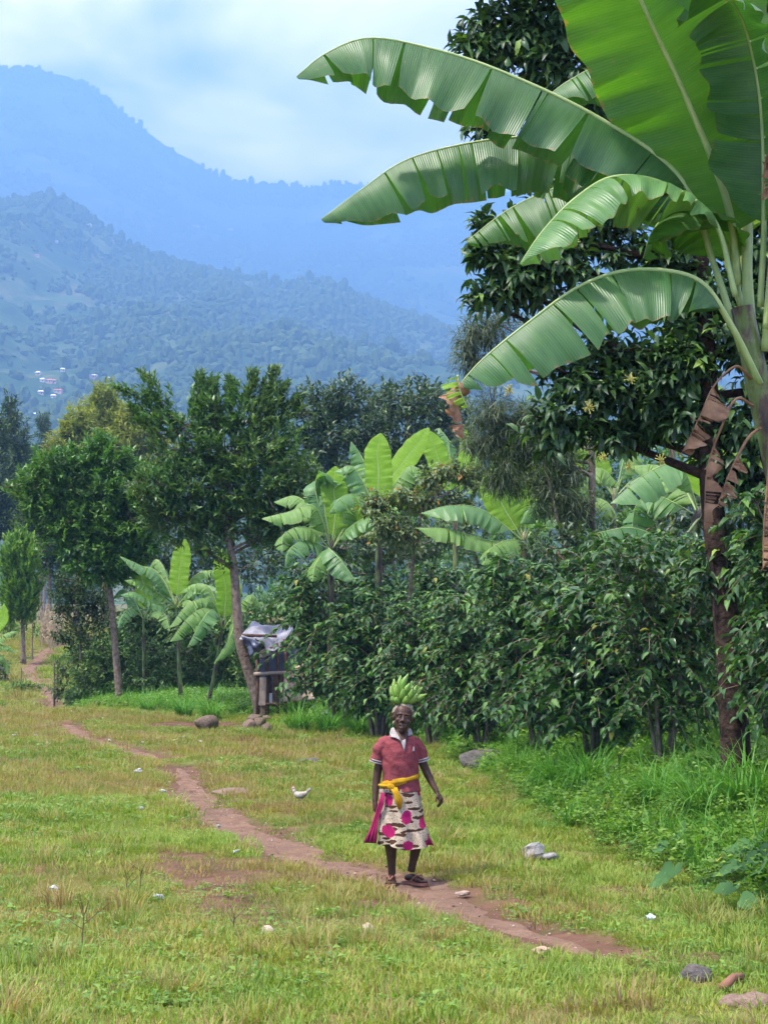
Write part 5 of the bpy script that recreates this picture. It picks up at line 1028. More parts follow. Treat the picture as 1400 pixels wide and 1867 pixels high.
# ------------------------------------------------------------------ litter
PAPER = solid('white_litter', (.28, .28, .27), (.44, .44, .42), 5, .7, .3, .4, .02)
BAGM = solid('plastic_bag', (.20, .19, .175), (.40, .38, .36), 6, .45, .4, .6, .03)
BLUE_P = solid('blue_plastic', (.35, .45, .55), (.6, .68, .75), 8, .4, .4)
def crumple(name, px, py, w, h, seed, label, mat=PAPER, cat='litter', d=None):
    p = on_ground(px, py); me = rock_mesh(seed + 100, 2); rg = random.Random(seed)
    for v in me.vertices: v.co *= rg.uniform(.72, 1.2)
    me.polygons.foreach_set('use_smooth', [False] * len(me.polygons)); o = obj(name, me, mat); o.location = p + Vector((0, 0, h * .4 + .02)); o.scale = (w / 2, (d or w * .7) / 2, h / 2); o.rotation_euler = (.2, 0, seed); tag(o, label, cat, 'litter scattered over the meadow'); return o
for i, (px, py, w, label) in enumerate(((26, 1345, .13, 'white paper scrap at the far left edge of the meadow'), (67, 1344, .10, 'small white paper scrap just right of the edge one'), (130, 1300, .11, 'white scrap on the crest at the head of the far path'), (194, 1327, .12, 'white scrap right of the far path'),
        (183, 1334, .06, 'tiny white scrap left of the one by the far path'), (200, 1353, .10, 'white scrap where the far path ends'), (260, 1337, .09, 'white scrap between far path and boulder'), (260, 1357, .08, 'small white scrap below the one between path and boulder'), (337, 1346, .16, 'flat white scrap left below the boulder'), (366, 1356, .10, 'white scrap below the boulder'), (253, 1411, .14, 'crumpled white scrap left of the path bend'),
        (298, 1446, .15, 'flat white scrap beside the path bend'), (257, 1480, .10, 'small white scrap in the left meadow'), (399, 1511, .07, 'small white scrap at the path edge'), (430, 1558, .12, 'thin white scrap below the path'), (98, 1629, .10, 'white crumpled paper in the lower left meadow'), (288, 1645, .11, 'grey-white paper scrap in the middle left meadow'), (213, 1329, .05, 'tiny white fleck near the crest'))):
    crumple('paper_scrap', px, py, w, w * (.5 if i not in (8, 11, 14) else .22), 3 + i, label)
crumple('dry_leaf_scrap', 845, 1640, .13, .05, 41, 'pale dry leaf lying at the path edge right of the woman', solid('dry_leaf_pale', (.24, .17, .12), (.38, .29, .22), 8, .8))
crumple('dry_leaf_scrap', 985, 1745, .16, .05, 42, 'brown dry leaves at the near end of the path', solid('dry_leaf_brown', (.28, .18, .11), (.46, .32, .22), 8, .8))
crumple('plastic_wrapper', 1185, 1682, .09, .05, 43, 'bluish clear plastic wrapper in the grass at right', BLUE_P)
b1 = crumple('plastic_bag', 970, 1572, .22, .20, 44, 'white crumpled plastic bag in the green verge', BAGM)
b1.data.materials[0] = BAGM; e = rock_mesh(190, 2); rg = random.Random(4)
for v in e.vertices: v.co *= rg.uniform(.7, 1.25)
e.transform(Matrix.Translation((1.3, 0, -.55)) @ Matrix.Diagonal((1.0, .7, .4, 1))); obj('bag_tail', e, BAGM, b1, False)
# ------------------------------------------------------------------ houses on the far hill
def hill_at(px, py, M):
    XX, YY, ZZ, TT = M; xs = XX[0]; ys = YY[:, 0]; last = None
    for j in range(len(ys)):
        if TT[j, 0] > 1: break
        p = at(px, py, ys[j]); z = float(np.interp(p.x, xs, ZZ[j]))
        if p.z <= z and j > 2: return Vector((p.x, p.y, z))
    return Vector((p.x, p.y, z))
H_WALL = [solid('house_wall_pink', (.55, .36, .30), (.62, .44, .38), .3, .9), solid('house_wall_white', (.6, .58, .55), (.7, .68, .66), .3, .9)]
H_ROOF = [solid('house_roof_red', (.50, .14, .10), (.58, .2, .15), .3, .6), solid('house_roof_tin', (.72, .73, .76), (.86, .87, .9), .3, .35, .6)]
H_DOOR = solid('house_door', (.06, .05, .05), (.09, .08, .07), 1, .7)
def house(px, py, wpx, wall, roof, label, M):
    p = hill_at(px, py, M); w = max(4.5, wpx / ppm(p.y)); d, h = w * .7, 2.6; root = thing('house', label, 'house', p, rng.uniform(-.3, .3), 'houses on the far hillsides'); rz = root.rotation_euler[2]
    b = MB(); b.box((0, 0, h / 2 - 2), (w, d, h + 4)); obj('wall', b.mesh('wall'), H_WALL[wall], root, False)
    b = MB(); o_, rh = .5, 1.4; b.add([(-w / 2 - o_, -d / 2 - o_, h), (w / 2 + o_, -d / 2 - o_, h), (w / 2 + o_, d / 2 + o_, h), (-w / 2 - o_, d / 2 + o_, h), (-w / 2 + d * .2, 0, h + rh), (w / 2 - d * .2, 0, h + rh)], [(0, 1, 5, 4), (2, 3, 4, 5), (1, 2, 5), (3, 0, 4), (3, 2, 1, 0)]); obj('roof', b.mesh('roof'), H_ROOF[roof], root, False)
    b = MB(); b.box((w * .12, -d / 2 - .04, 1.0), (1.1, .12, 2.0)); obj('door', b.mesh('door'), H_DOOR, root, False)
    for sx in (-.28, .34): b = MB(); b.box((w * sx, -d / 2 - .04, 1.5), (1.0, .12, 1.0)); obj('window', b.mesh('window'), H_DOOR, root, False)
for a in ((112, 664, 11, 0, 0, 'highest red-roofed house of the far village, by the road'), (122, 669, 8, 0, 1, 'small tin-roofed house just right of the highest village house'), (70, 689, 9, 0, 1, 'pink-walled house on the left slope of the village'), (91, 701, 13, 0, 0, 'wide red-roofed house in the middle of the far village'), (98, 711, 10, 0, 0, 'red-roofed house just above the large pink one'),
          (107, 723, 15, 0, 0, 'largest pink house of the far village'), (78, 704, 6, 1, 1, 'small white house left of the wide red roof'), (46, 726, 12, 0, 1, 'pink house at the left of the far village'), (98, 730, 9, 1, 1, 'white shed below the largest pink house'), (146, 732, 18, 1, 1, 'long white tin-roofed building right of the far village'), (101, 748, 11, 0, 0, 'lowest red-roofed house, left of a pair'), (118, 748, 10, 0, 0, 'lowest red-roofed house, right of a pair'),
          (168, 692, 20, 0, 1, 'long pinkish building on the far slope at right of the road'), (148, 689, 9, 1, 1, 'white house just left of the long pinkish building'), (196, 697, 8, 1, 1, 'small white house near the pointed gum tree top'), (173, 705, 6, 1, 1, 'tiny white house below the long pinkish building'), (75, 729, 10, 0, 1, 'pink house between the left one and the large one'), (115, 679, 7, 1, 1, 'small white house below the highest ones'), (64, 762, 8, 1, 1, 'white house low in the valley beside the slim tree'),
          (163, 414, 9, 1, 1, 'white house high on the hill shoulder'), (68, 469, 8, 0, 0, 'red-roofed house high on the left hill'), (205, 440, 6, 1, 1, 'tiny pale house along the hill ridge'), (104, 447, 6, 1, 1, 'tiny pale house in the hilltop fields')): house(*a, M2)
for a in ((356, 414, 16, 0, 1, 'long pale building in the clearing on the tall mountain'), (418, 421, 14, 0, 0, 'red-roofed building right of the mountain clearing'), (325, 408, 8, 1, 1, 'small white house left in the mountain clearing')): house(*a, M1)
# ------------------------------------------------------------------ white hen
def hen():
    p = on_ground(548, 1468); root = thing('hen', 'small cream-white hen pecking about in the grass', 'hen', p, 0); k = 1.0
    def B(): return MB()
    m_w = solid('hen_feathers', (.28, .24, .18), (.46, .41, .34), 30, .85, .15, .4, .004); m_g = solid('hen_tail_feathers', (.12, .11, .09), (.32, .29, .24), 30, .85); m_r = solid('hen_comb', (.55, .10, .07), (.6, .14, .1), 9, .6); m_l = solid('hen_leg', (.35, .25, .10), (.45, .33, .15), 9, .7)
    mb = MB(); secs = [((-.085, 0, .16), .018), ((-.07, 0, .15), .042), ((-.035, 0, .128), .058), ((.01, 0, .125), .060), ((.05, 0, .14), .045), ((.085, 0, .165), .022)]
    mb.tube([p + Vector(c) for c, r in secs], [r for c, r in secs], 12, flat=.8); mb.tube([p + Vector(c) for c in ((-.06, 0, .145), (-.085, 0, .18), (-.09, 0, .205))], [.034, .022, .019], 9); mb.ell(p + Vector((-.095, 0, .215)), (.024, .018, .021), 10, 7); mb.build('body', m_w, root, True)
    for s in (-1, 1): mb = MB(); mb.ell(p + Vector((.01, s * .046, .135)), (.055, .014, .034), 10, 6, Matrix.Rotation(-.2, 3, 'Y')); mb.build('wing', m_w, root, True)
    mb = MB()
    for a in (-.25, 0, .25, .5): mb.ell(p + Vector((.10 + .01 * a, a * .02, .185 + .02 * a)), (.045, .007, .016), 8, 5, Matrix.Rotation(-.6 - a * .5, 3, 'Y'))
    mb.build('tail', m_g, root, True)
    mb = MB()
    for i in range(3): mb.ell(p + Vector((-.106 + i * .012, 0, .238)), (.007, .004, .010), 6, 5)
    mb.ell(p + Vector((-.112, 0, .198)), (.006, .005, .010), 6, 5); mb.build('comb', m_r, root, True)
    mb = MB(); mb.tube([p + Vector((-.115, 0, .215)), p + Vector((-.135, 0, .209))], [.008, .001], 6); mb.build('beak', m_l, root)
    for s in (-1, 1):
        mb = MB(); mb.tube([p + Vector((.0, s * .022, .09)), p + Vector((.01, s * .022, .045)), p + Vector((0, s * .022, .006))], [.014, .006, .005], 6)
        for t in (-.5, 0, .5): mb.tube([p + Vector((0, s * .022, .006)), p + Vector((-.03, s * .022 + t * .03, .004))], [.004, .002], 5)
        mb.build('leg', m_l, root, True)
hen()
# ------------------------------------------------------------------ the woman
def fused(mb, voxel, smooth_it=4, name='body'):
    """overlapping tubes and lofts -> one continuous skin"""
    me = mb.mesh(name); o = bpy.data.objects.new(name, me); COL.objects.link(o)
    m = o.modifiers.new('r', 'REMESH'); m.mode = 'VOXEL'; m.voxel_size = voxel; m.adaptivity = 0
    s = o.modifiers.new('s', 'SMOOTH'); s.factor = .5; s.iterations = smooth_it
    dg = bpy.context.evaluated_depsgraph_get(); ev = o.evaluated_get(dg); out = bpy.data.meshes.new_from_object(ev); out.name = name
    bpy.data.objects.remove(o); out.polygons.foreach_set('use_smooth', [True] * len(out.polygons)); return out
SKIN = new_mat('dark_brown_skin'); t = NT(SKIN); nz = t.noise(14, 4, .6, t.objc()); p_ = t.pbsdf(t.ramp(nz, [(.3, (.042, .018, .010)), (.7, (.072, .034, .019))]), .5, .3, t.bump(t.noise(120, 3, .6, t.objc()), .15, .002)); t.out(p_)
SHIRT = new_mat('faded_red_cotton'); t = NT(SHIRT); o_ = t.objc(); a = t.noise(6, 4, .6, o_); b = t.noise(260, 2, .5, o_); f = t.noise(9, 3, .55, o_); t.out(t.pbsdf(t.mix(.25, t.ramp(a, [(.3, (.17, .034, .038)), (.7, (.25, .058, .062))]), t.ramp(b, [(.3, (.12, .024, .027)), (.7, (.29, .085, .088))])), .9, .12, t.bump(t.math('ADD', f, t.math('MULTIPLY', b, .05)), .9, .035)))
WHITE_C = solid('off_white_knit', (.27, .235, .215), (.38, .34, .31), 40, .9, .1, .2, .003)
YELLOW_C = solid('yellow_cloth', (.34, .17, .006), (.52, .30, .012), 14, .85, .15, .6, .01)
MAG_C = solid('magenta_cloth', (.25, .012, .06), (.36, .022, .10), 10, .85, .15, .4, .01)
SCARF_C = new_mat('striped_headscarf'); t = NT(SCARF_C); w = t.n('ShaderNodeTexWave'); w.inputs['Scale'].default_value = 26; w.inputs['Distortion'].default_value = 3; t.l(t.objc(), w.inputs['Vector']); t.out(t.pbsdf(t.ramp(w.outputs['Fac'], [(.1, (.16, .13, .08)), (.5, (.32, .27, .185))]), .9, .1))
SANDAL_C = solid('brown_rubber', (.18, .07, .045), (.30, .13, .085), 16, .7, .3)
def skirt_material():
    m = new_mat('printed_wrap_cloth'); t = NT(m); oc = t.objc(); sp = t.n('ShaderNodeSeparateXYZ'); t.l(oc, sp.inputs[0]); cb = t.n('ShaderNodeCombineXYZ'); t.l(sp.outputs[0], cb.inputs[0]); t.l(sp.outputs[2], cb.inputs[1]); wob = t.n('ShaderNodeVectorMath', operation='MULTIPLY_ADD'); t.l(t.noise(11, 3, .6, oc, 'Color'), wob.inputs[0]); wob.inputs[1].default_value = (.05, .05, 0); t.l(cb.outputs[0], wob.inputs[2]); sh_ = t.n('ShaderNodeVectorMath', operation='SUBTRACT'); t.l(wob.outputs[0], sh_.inputs[0]); sh_.inputs[1].default_value = (.025, .025, 0); v = sh_.outputs[0]
    base = t.ramp(t.noise(30, 3, .6, oc), [(.3, (.34, .265, .175)), (.7, (.48, .385, .27))])
    dv = t.n('ShaderNodeTexVoronoi', voronoi_dimensions='2D'); dv.inputs['Scale'].default_value = 50; t.l(v, dv.inputs['Vector']); dots = t.math('LESS_THAN', dv.outputs['Distance'], .15); col = t.mix(dots, base, (.05, .035, .03))
    def strokes(ang, sc, thr, off):
        nonlocal col
        mp = t.n('ShaderNodeMapping'); mp.inputs['Rotation'].default_value = (0, 0, ang); mp.inputs['Scale'].default_value = (1, 3.6, 1); mp.inputs['Location'].default_value = (off, off * .7, 0); t.l(v, mp.inputs[0])
        vo = t.n('ShaderNodeTexVoronoi', voronoi_dimensions='2D'); vo.inputs['Scale'].default_value = sc; t.l(mp.outputs[0], vo.inputs['Vector']); col = t.mix(t.math('LESS_THAN', vo.outputs['Distance'], thr), col, (.06, .028, .016))
    strokes(.1, 4.0, .15, .3); strokes(-.8, 3.6, .19, 1.3); strokes(.9, 3.3, .17, 2.3)
    for (cx, cz, rx, rz, ang) in ((515, 1195, 38, 54, -.2), (375, 1300, 52, 44, -.6), (520, 1406, 38, 36, 0), (640, 1240, 30, 46, -.15), (378, 1068, 30, 44, .1), (620, 1012, 30, 30, .5), (690, 1400, 30, 30, 0), (300, 1180, 20, 40, 0), (450, 1100, 4, 4, 0)):
        mp = t.n('ShaderNodeMapping', vector_type='TEXTURE'); mp.inputs['Location'].default_value = ((cx - 480) / 865.6, (1710 - cz) / 865.6, 0); mp.inputs['Rotation'].default_value = (0, 0, ang); mp.inputs['Scale'].default_value = (rx / 865.6, rz / 865.6, 1); t.l(v, mp.inputs[0])
        ln = t.n('ShaderNodeVectorMath', operation='LENGTH'); t.l(mp.outputs[0], ln.inputs[0]); col = t.mix(t.math('LESS_THAN', ln.outputs['Value'], 1.0), col, (.33, .013, .085))
    t.out(t.pbsdf(col, .9, .12, t.bump(t.noise(18, 3, .6, oc), .3, .01))); return m
WX, WY = at(733.1, 1603, 15.7).x, 15.7
WZ = float(gz(WX, WY)) + .028
woman = thing('person', 'woman in red polo shirt and printed wrap skirt walking with bananas on her head', 'person', (WX, WY, WZ))
def P3(zx, zy, y=0): return Vector(((zx - 480) / 865.6, y, (1710 - zy) / 865.6))
def part(name, me, mat, parent=woman): return obj(name, me, mat, parent, False)
b = MB()
b.loft([(0, .01, .76, .13, .09), (0, .01, .86, .135, .1), (-.01, .01, 1.0, .145, .105), (-.015, .01, 1.15, .16, .105), (-.015, .01, 1.25, .15, .09), (-.01, .0, 1.30, .085, .065), (0, -.01, 1.35, .05, .05), (.004, -.02, 1.42, .047, .05)], 20)
HS = 1.12; hc = Vector((.008, -.035, 1.462)); tilt = Matrix.Rotation(.12, 3, 'Y')
def hp(x, y, z): return hc + tilt @ Vector((x, y, z)) * HS
b.ell(hc + Vector((0, .012, .03)), (.074 * HS, .094 * HS, .090 * HS), 18, 12); b.ell(hp(0, -.022, -.035), (.060 * HS, .068 * HS, .082 * HS), 16, 10); b.ell(hp(0, -.052, -.098), (.030, .028, .022), 10, 7)      # skull, face, chin
b.tube([hp(0, -.082, .02), hp(0, -.098, -.01), hp(0, -.104, -.026)], [.009, .012, .016], 8); b.ell(hp(-.013, -.094, -.028), (.010, .010, .008)); b.ell(hp(.013, -.094, -.028), (.010, .010, .008))  # nose
b.tube([hp(-.052, -.062, .024), hp(-.025, -.082, .030), hp(.025, -.082, .030), hp(.052, -.062, .024)], .007, 8)                                                                      # brow
for s in (-1, 1):
    b.ell(hp(s * .042, -.066, -.022), (.020, .016, .018)); b.ell(hp(s * .075, .008, -.01), (.010, .02, .032))                                                                       # cheeks, ears
b.tube([hp(-.026, -.080, -.056), hp(0, -.092, -.052), hp(.026, -.080, -.056)], .0075, 8); b.tube([hp(-.024, -.077, -.074), hp(0, -.088, -.082), hp(.024, -.077, -.074)], .0075, 8)       # lips
def arm(sh, el, wr): b.tube(catmull([sh, el, wr], 9), [.052, .048, .044, .040, .037, .036, .032, .027, .024], 12)
def hand(wr, d, side_v, curl, spread=.011):
    d = Vector(d).normalized(); s = Vector(side_v); s = (s - d * s.dot(d)).normalized(); n = s.cross(d)
    b.tube([wr, wr + d * .035, wr + d * .075], [.026, .036, .036], 10, flat=.6, up=s)
    for i, (o, ln) in enumerate(((-.027, .062), (-.009, .072), (.009, .068), (.027, .054))):
        q = wr + d * .07 + s * o; a1, a2 = curl * .6, curl * 1.7; e1 = (d * math.cos(a1) + n * math.sin(a1)); e2 = (d * math.cos(a2) + n * math.sin(a2)); b.tube([q, q + e1 * ln * .5, q + e1 * ln * .5 + e2 * ln * .35, q + e1 * ln * .5 + e2 * ln * .6], [.0105, .0105, .010, .008], 7)
    q = wr + d * .02 - s * .024; b.tube([q, q + (d * .7 - s * .7 + n * .3) * .03, q + (d * .95 - s * .5 + n * .5) * .06], [.012, .010, .007], 7)
wrL = P3(272, 1085, -.03); arm(P3(345, 650), P3(288, 890, .03), wrL); hand(wrL, (.05, -.10, -1), (.35, -1, 0), .8)
wrR = P3(748, 1015, -.05); arm(P3(582, 655), P3(676, 880, .02), wrR); hand(wrR, (.5, -.25, -1), (.35, .9, .0), .75)
def leg(pts, rad): b.tube(catmull(pts, 14), rad, 12)
LR = [.07, .07, .07, .068, .062, .058, .058, .060, .058, .053, .046, .039, .035, .035]
leg([Vector((-.075, .0, .82)), Vector((-.105, -.06, .46)), Vector((-.098, -.02, .30)), P3(402, 1640, -.0)], LR)
leg([Vector((.065, .01, .82)), P3(585, 1330, -.03), P3(585, 1440, .03), P3(548, 1625, .06)], LR)
def foot(an, d, toes):
    d = Vector(d).normalized(); s = Vector((-d.y, d.x, 0)); z = Vector((0, 0, 1)); an = Vector((an.x, an.y, 0))
    b.tube([an - d * .055 + z * .042, an - d * .03 + z * .045, an + d * .03 + z * .052, an + d * .09 + z * .040, an + d * .135 + z * .030], [.026, .034, .036, .036, .030], 10, flat=.9, up=s)
    for i, (o, l, r) in enumerate(((-.030, .045, .013), (-.013, .042, .010), (.002, .038, .0095), (.016, .031, .009), (.029, .024, .008))):
        o *= toes; q = an + d * .13 + s * o + z * .026; b.tube([q, q + d * l * .6, q + d * l - z * .006], [r, r, r * .7], 7)
f1 = P3(400, 1700, .02); f1d = (-.12, -1, 0); f2 = P3(545, 1690, .05); f2d = (.72, -.70, 0)
foot(f1, f1d, 1); foot(f2, f2d, -1)
body = part('body', fused(b, .0048, 3), SKIN)
# face: eyes, teeth
for s in (-1, 1):
    e = MB(); e.ell(hp(s * .028, -.079, .010), (.0115, .006, .0055), 10, 7); ey = obj('eye', e.mesh('eye', True), solid('eye_white', (.20, .17, .15), None, 5, .3), body, False)
    e = MB(); e.ell(hp(s * .028, -.0835, .010), (.0055, .003, .0055), 8, 6); obj('iris', e.mesh('iris', True), solid('iris_dark', (.01, .008, .006), None, 5, .2), body, False)
e = MB(); e.ell(hp(0, -.082, -.066), (.018, .006, .007), 10, 7); obj('mouth', e.mesh('mouth', True), solid('mouth_inside', (.10, .03, .03), None, 5, .4), body, False)
e = MB(); e.ell(hp(0, -.086, -.062), (.015, .004, .0035), 10, 7); obj('teeth', e.mesh('teeth', True), solid('teeth', (.42, .38, .32), None, 5, .3), body, False)
# shirt
c = MB(); c.loft([(-.012, .01, .805, .178, .130), (-.012, .01, .86, .165, .122), (-.014, .005, .93, .158, .12), (-.016, .0, 1.05, .165, .125), (-.018, .0, 1.16, .178, .125), (-.018, .005, 1.24, .178, .108), (-.015, .008, 1.285, .142, .088), (-.012, .01, 1.315, .072, .072)], 28)
def sleeve(pts, r): c.tube(catmull(pts, 8), r, 14)
sleeve([P3(380, 622), P3(318, 672), P3(285, 780, .01)], [.058, .060, .062, .063, .062, .061, .060, .060]); sleeve([P3(565, 625), P3(606, 675), P3(636, 770, .01)], [.056, .058, .060, .060, .059, .058, .058, .058])
sh = fused(c, .006, 5, 'shirt')
co = np.empty(len(sh.vertices) * 3, np.float32); sh.vertices.foreach_get('co', co); co = co.reshape(-1, 3); ph = np.arctan2(co[:, 1], co[:, 0] + .012)
wr = .006 * np.sin(ph * 5 + co[:, 2] * 30 + 3 * np.sin(co[:, 2] * 11)) * sstep(1.15, .9, co[:, 2]) + .006 * np.sin(co[:, 2] * 55 + co[:, 0] * 30) * sstep(.10, .18, np.abs(co[:, 0])) * sstep(1.0, 1.1, co[:, 2])
co[:, 0] += wr * np.cos(ph); co[:, 1] += wr * np.sin(ph); sh.vertices.foreach_set('co', co.ravel()); sh.update()
shirt = part('shirt', sh, SHIRT)
def cuff(p, d, r, nm, mat, h=.018, parent=shirt):
    d = Vector(d).normalized(); m = MB(); m.tube([p - d * h / 2, p + d * h / 2], [r, r], 18, cap=True, up=(0, 1, 0)); obj(nm, m.mesh(nm, True), mat, parent, False)
dl, dr_ = P3(285, 780, .01) - P3(318, 650), P3(636, 770, .01) - P3(610, 660); dl.normalize(); dr_.normalize()
for p0, d0, r0 in ((P3(285, 780, .01), dl, .0635), (P3(636, 770, .01), dr_, .0615)):
    cuff(p0 - d0 * .010, d0, r0, 'cuff_stripe', WHITE_C, .011); cuff(p0 + d0 * .010, d0, r0 - .001, 'cuff_stripe', WHITE_C, .009)
def patch(name, pts, mat, th=.004, parent=shirt):
    """small cloth piece laid on the shirt, given by zoom pixels and depth"""
    V_ = [P3(*q) for q in pts]; n = len(V_); V2 = [v + Vector((0, -th, 0)) for v in V_]; m = MB(); m.add(V_ + V2, [tuple(range(n)), tuple(range(2 * n - 1, n - 1, -1))] + [(i, n + i, n + (i + 1) % n, (i + 1) % n) for i in range(n)]); return obj(name, m.mesh(name), mat, parent, False)
def front_y(x, z, cx=-.015):
    rx = np.interp(z, [.93, 1.05, 1.16, 1.24, 1.29, 1.32], [.158, .165, .178, .172, .125, .075]); ry = np.interp(z, [.93, 1.05, 1.16, 1.24, 1.29, 1.32], [.12, .125, .125, .112, .092, .075]); return -ry * math.sqrt(max(.05, 1 - ((x - cx) / rx) ** 2))
def on_shirt(zx, zy, lift=.006): q = P3(zx, zy); return (zx, zy, (float(front_y(q.x, q.z)) - lift) * min(1, max(.15, (1.405 - q.z) / .10)))
def cloth_patch(name, outline, mat, lift=.007, parent=shirt):
    """outline in zoom pixels, draped over the chest with an inner fan of points"""
    cx = sum(o[0] for o in outline) / len(outline); cy = sum(o[1] for o in outline) / len(outline); ring = []
    for i, o in enumerate(outline):
        o2 = outline[(i + 1) % len(outline)]; ring += [o, ((o[0] + o2[0]) / 2, (o[1] + o2[1]) / 2)]
    n = len(ring); L1 = [P3(*on_shirt(*o, lift)) for o in ring]; L2 = [P3(*on_shirt((o[0] + cx) / 2, (o[1] + cy) / 2, lift)) for o in ring]; ctr = P3(*on_shirt(cx, cy, lift)); bk = [v + Vector((0, .012, 0)) for v in L1]
    m = MB(); m.add(L1 + L2 + [ctr] + bk, [(i, n + i, n + (i + 1) % n, (i + 1) % n) for i in range(n)] + [(n + i, 2 * n, n + (i + 1) % n) for i in range(n)] + [(i, (i + 1) % n, 2 * n + 1 + (i + 1) % n, 2 * n + 1 + i) for i in range(n)]); return obj(name, m.mesh(name, True), mat, parent, False)
cloth_patch('neck_opening', [(432, 540), (530, 540), (520, 610), (492, 690), (455, 620), (425, 570)], SKIN, .008)
cloth_patch('placket', [(470, 622), (505, 605), (508, 640), (494, 700), (482, 660)], WHITE_C, .011)
cloth_patch('collar', [(396, 528), (416, 520), (434, 552), (480, 628), (455, 610), (432, 598), (388, 592), (384, 560)], WHITE_C, .016)
cloth_patch('collar', [(528, 524), (546, 530), (564, 572), (538, 584), (524, 580), (522, 550)], WHITE_C, .016)
cloth_patch('chest_emblem', [(567, 662), (574, 675), (575, 697), (558, 699), (562, 678)], solid('grey_embroidery', (.25, .22, .21), (.45, .42, .40), 120, .9), .009)
cu = MB(); cu.tube([Vector((-.075, .02, 1.315)), Vector((-.058, .055, 1.325)), Vector((.0, .07, 1.33)), Vector((.055, .055, 1.325)), Vector((.07, .02, 1.315))], .009, 8, flat=1.2); obj('collar', cu.mesh('collar', True), WHITE_C, shirt, False)
# wrap skirt
def skirt_mesh():
    V_, F_ = [], []; n, m = 72, 30
    for j in range(m + 1):
        f = j / m; z = .835 - .50 * f; cx = -.028 + .045 * f; rx = .178 + .048 * f ** 1.2; ry = .125 + .060 * f
        for i in range(n):
            a = 2 * math.pi * i / n; fold = .020 * f * math.sin(a * 6 + 1.6 * math.sin(z * 9)) + .013 * f * math.sin(a * 11 + 2 + z * 8) + .006 * math.sin(z * 40 + a * 9) * f; zz = z + (f ** 3) * (.02 * math.sin(a * 2 + .6) + .01 * math.sin(a * 5))
            V_.append((cx + (rx + fold) * math.cos(a), .012 + (ry + fold) * math.sin(a) - .02 * f, zz))
    for j in range(m):
        for i in range(n): i2 = (i + 1) % n; F_.append((j * n + i, (j + 1) * n + i, (j + 1) * n + i2, j * n + i2))
    return np_mesh('skirt', np.array(V_), np.array(F_), True)
skirt = part('skirt', skirt_mesh(), skirt_material())
def flap(name, A, B, nseg, mat, amp=.012, parent=skirt):
    V_, F_ = [], []; k = 10; n = len(A)
    for i in range(n):
        for j in range(k + 1): q = A[i].lerp(B[i], j / k); V_.append(q + Vector((0, amp * math.sin(j * 1.9 + i * .5) * (i / n + .2), 0)))
    for i in range(n - 1):
        for j in range(k): a = i * (k + 1) + j; F_.append((a, a + 1, a + k + 2, a + k + 1))
    me = np_mesh(name, np.array([tuple(v) for v in V_]), np.array(F_), True); o = obj(name, me, mat, parent, False); md = o.modifiers.new('t', 'SOLIDIFY'); md.thickness = .003; return o
flap('loose_wrap_end', [P3(322, 1010, -.10), P3(300, 1090, -.10), P3(268, 1195, -.075), P3(236, 1290, -.07), P3(186, 1395, -.06)], [P3(350, 1015, -.12), P3(338, 1100, -.12), P3(300, 1205, -.10), P3(290, 1290, -.12), P3(284, 1392, -.13)], 5, MAG_C)
flap('loose_wrap_corner', [P3(672, 1330, -.03), P3(676, 1370, -.04), P3(660, 1412, -.06)], [P3(678, 1330, -.02), P3(690, 1375, -.02), P3(722, 1418, -.03)], 3, MAG_C)
# sash with knot and hanging ends
def sash():
    V_, F_ = [], []; n, m = 60, 6
    for j in range(m + 1):
        f = j / m
        for i in range(n):
            a = 2 * math.pi * i / n; x = math.cos(a); zc = .905 + .040 * x - .0 * math.sin(a); wd = .030 + .008 * math.sin(a * 2); bul = .012 * math.sin(math.pi * f) + .003 * math.sin(f * 14 + a * 3)
            V_.append((-.013 + (.160 + bul) * x, .006 + (.122 + bul) * math.sin(a), zc + wd * (f * 2 - 1)))
    for j in range(m):
        for i in range(n): i2 = (i + 1) % n; F_.append((j * n + i, j * n + i2, (j + 1) * n + i2, (j + 1) * n + i))
    s = part('sash', np_mesh('sash', np.array(V_), np.array(F_), True), YELLOW_C)
    m = MB(); kp = P3(395, 968, -.135); m.ell(kp, (.042, .024, .030), 12, 8, Matrix.Rotation(.5, 3, 'Y')); m.tube([kp + Vector((-.03, .005, .01)), P3(345, 960, -.125), P3(306, 955, -.09)], [.018, .024, .02], 9, flat=.6); obj('knot', m.mesh('knot', True), YELLOW_C, s, False)
    flap('sash_end', [P3(385, 970, -.15), P3(412, 1020, -.16), P3(424, 1070, -.165), P3(452, 1135, -.16)], [P3(440, 968, -.15), P3(455, 1010, -.16), P3(482, 1060, -.165), P3(470, 1128, -.16)], 4, YELLOW_C, .008, s)
sash()
# headscarf
m = MB(); secs = []
for i in range(8):
    f = i / 7; secs.append((.006 + .012 * f, .006 + .02 * (1 - f), 1.482 + .112 * f, .098 * math.sqrt(max(.02, 1 - (f * .93) ** 2.6)), .116 * math.sqrt(max(.02, 1 - (f * .93) ** 2.6))))
V_ = []; n = 24
for i, (cx, cy, cz, rx, ry) in enumerate(secs):
    for k in range(n): q = 2 * math.pi * k / n; lift = max(0, -math.sin(q)) * .050 * (1 - i / 7); V_.append((cx + rx * math.cos(q), cy + ry * math.sin(q), cz + lift + .004 * math.sin(q * 6 + i)))
F_ = [(i * n + k, i * n + (k + 1) % n, (i + 1) * n + (k + 1) % n, (i + 1) * n + k) for i in range(7) for k in range(n)]; me = bpy.data.meshes.new('headscarf'); me.from_pydata(V_, [], F_ + [tuple(7 * n + k for k in range(n))]); me.polygons.foreach_set('use_smooth', [True] * len(me.polygons))
scarf = part('headscarf', me, SCARF_C)
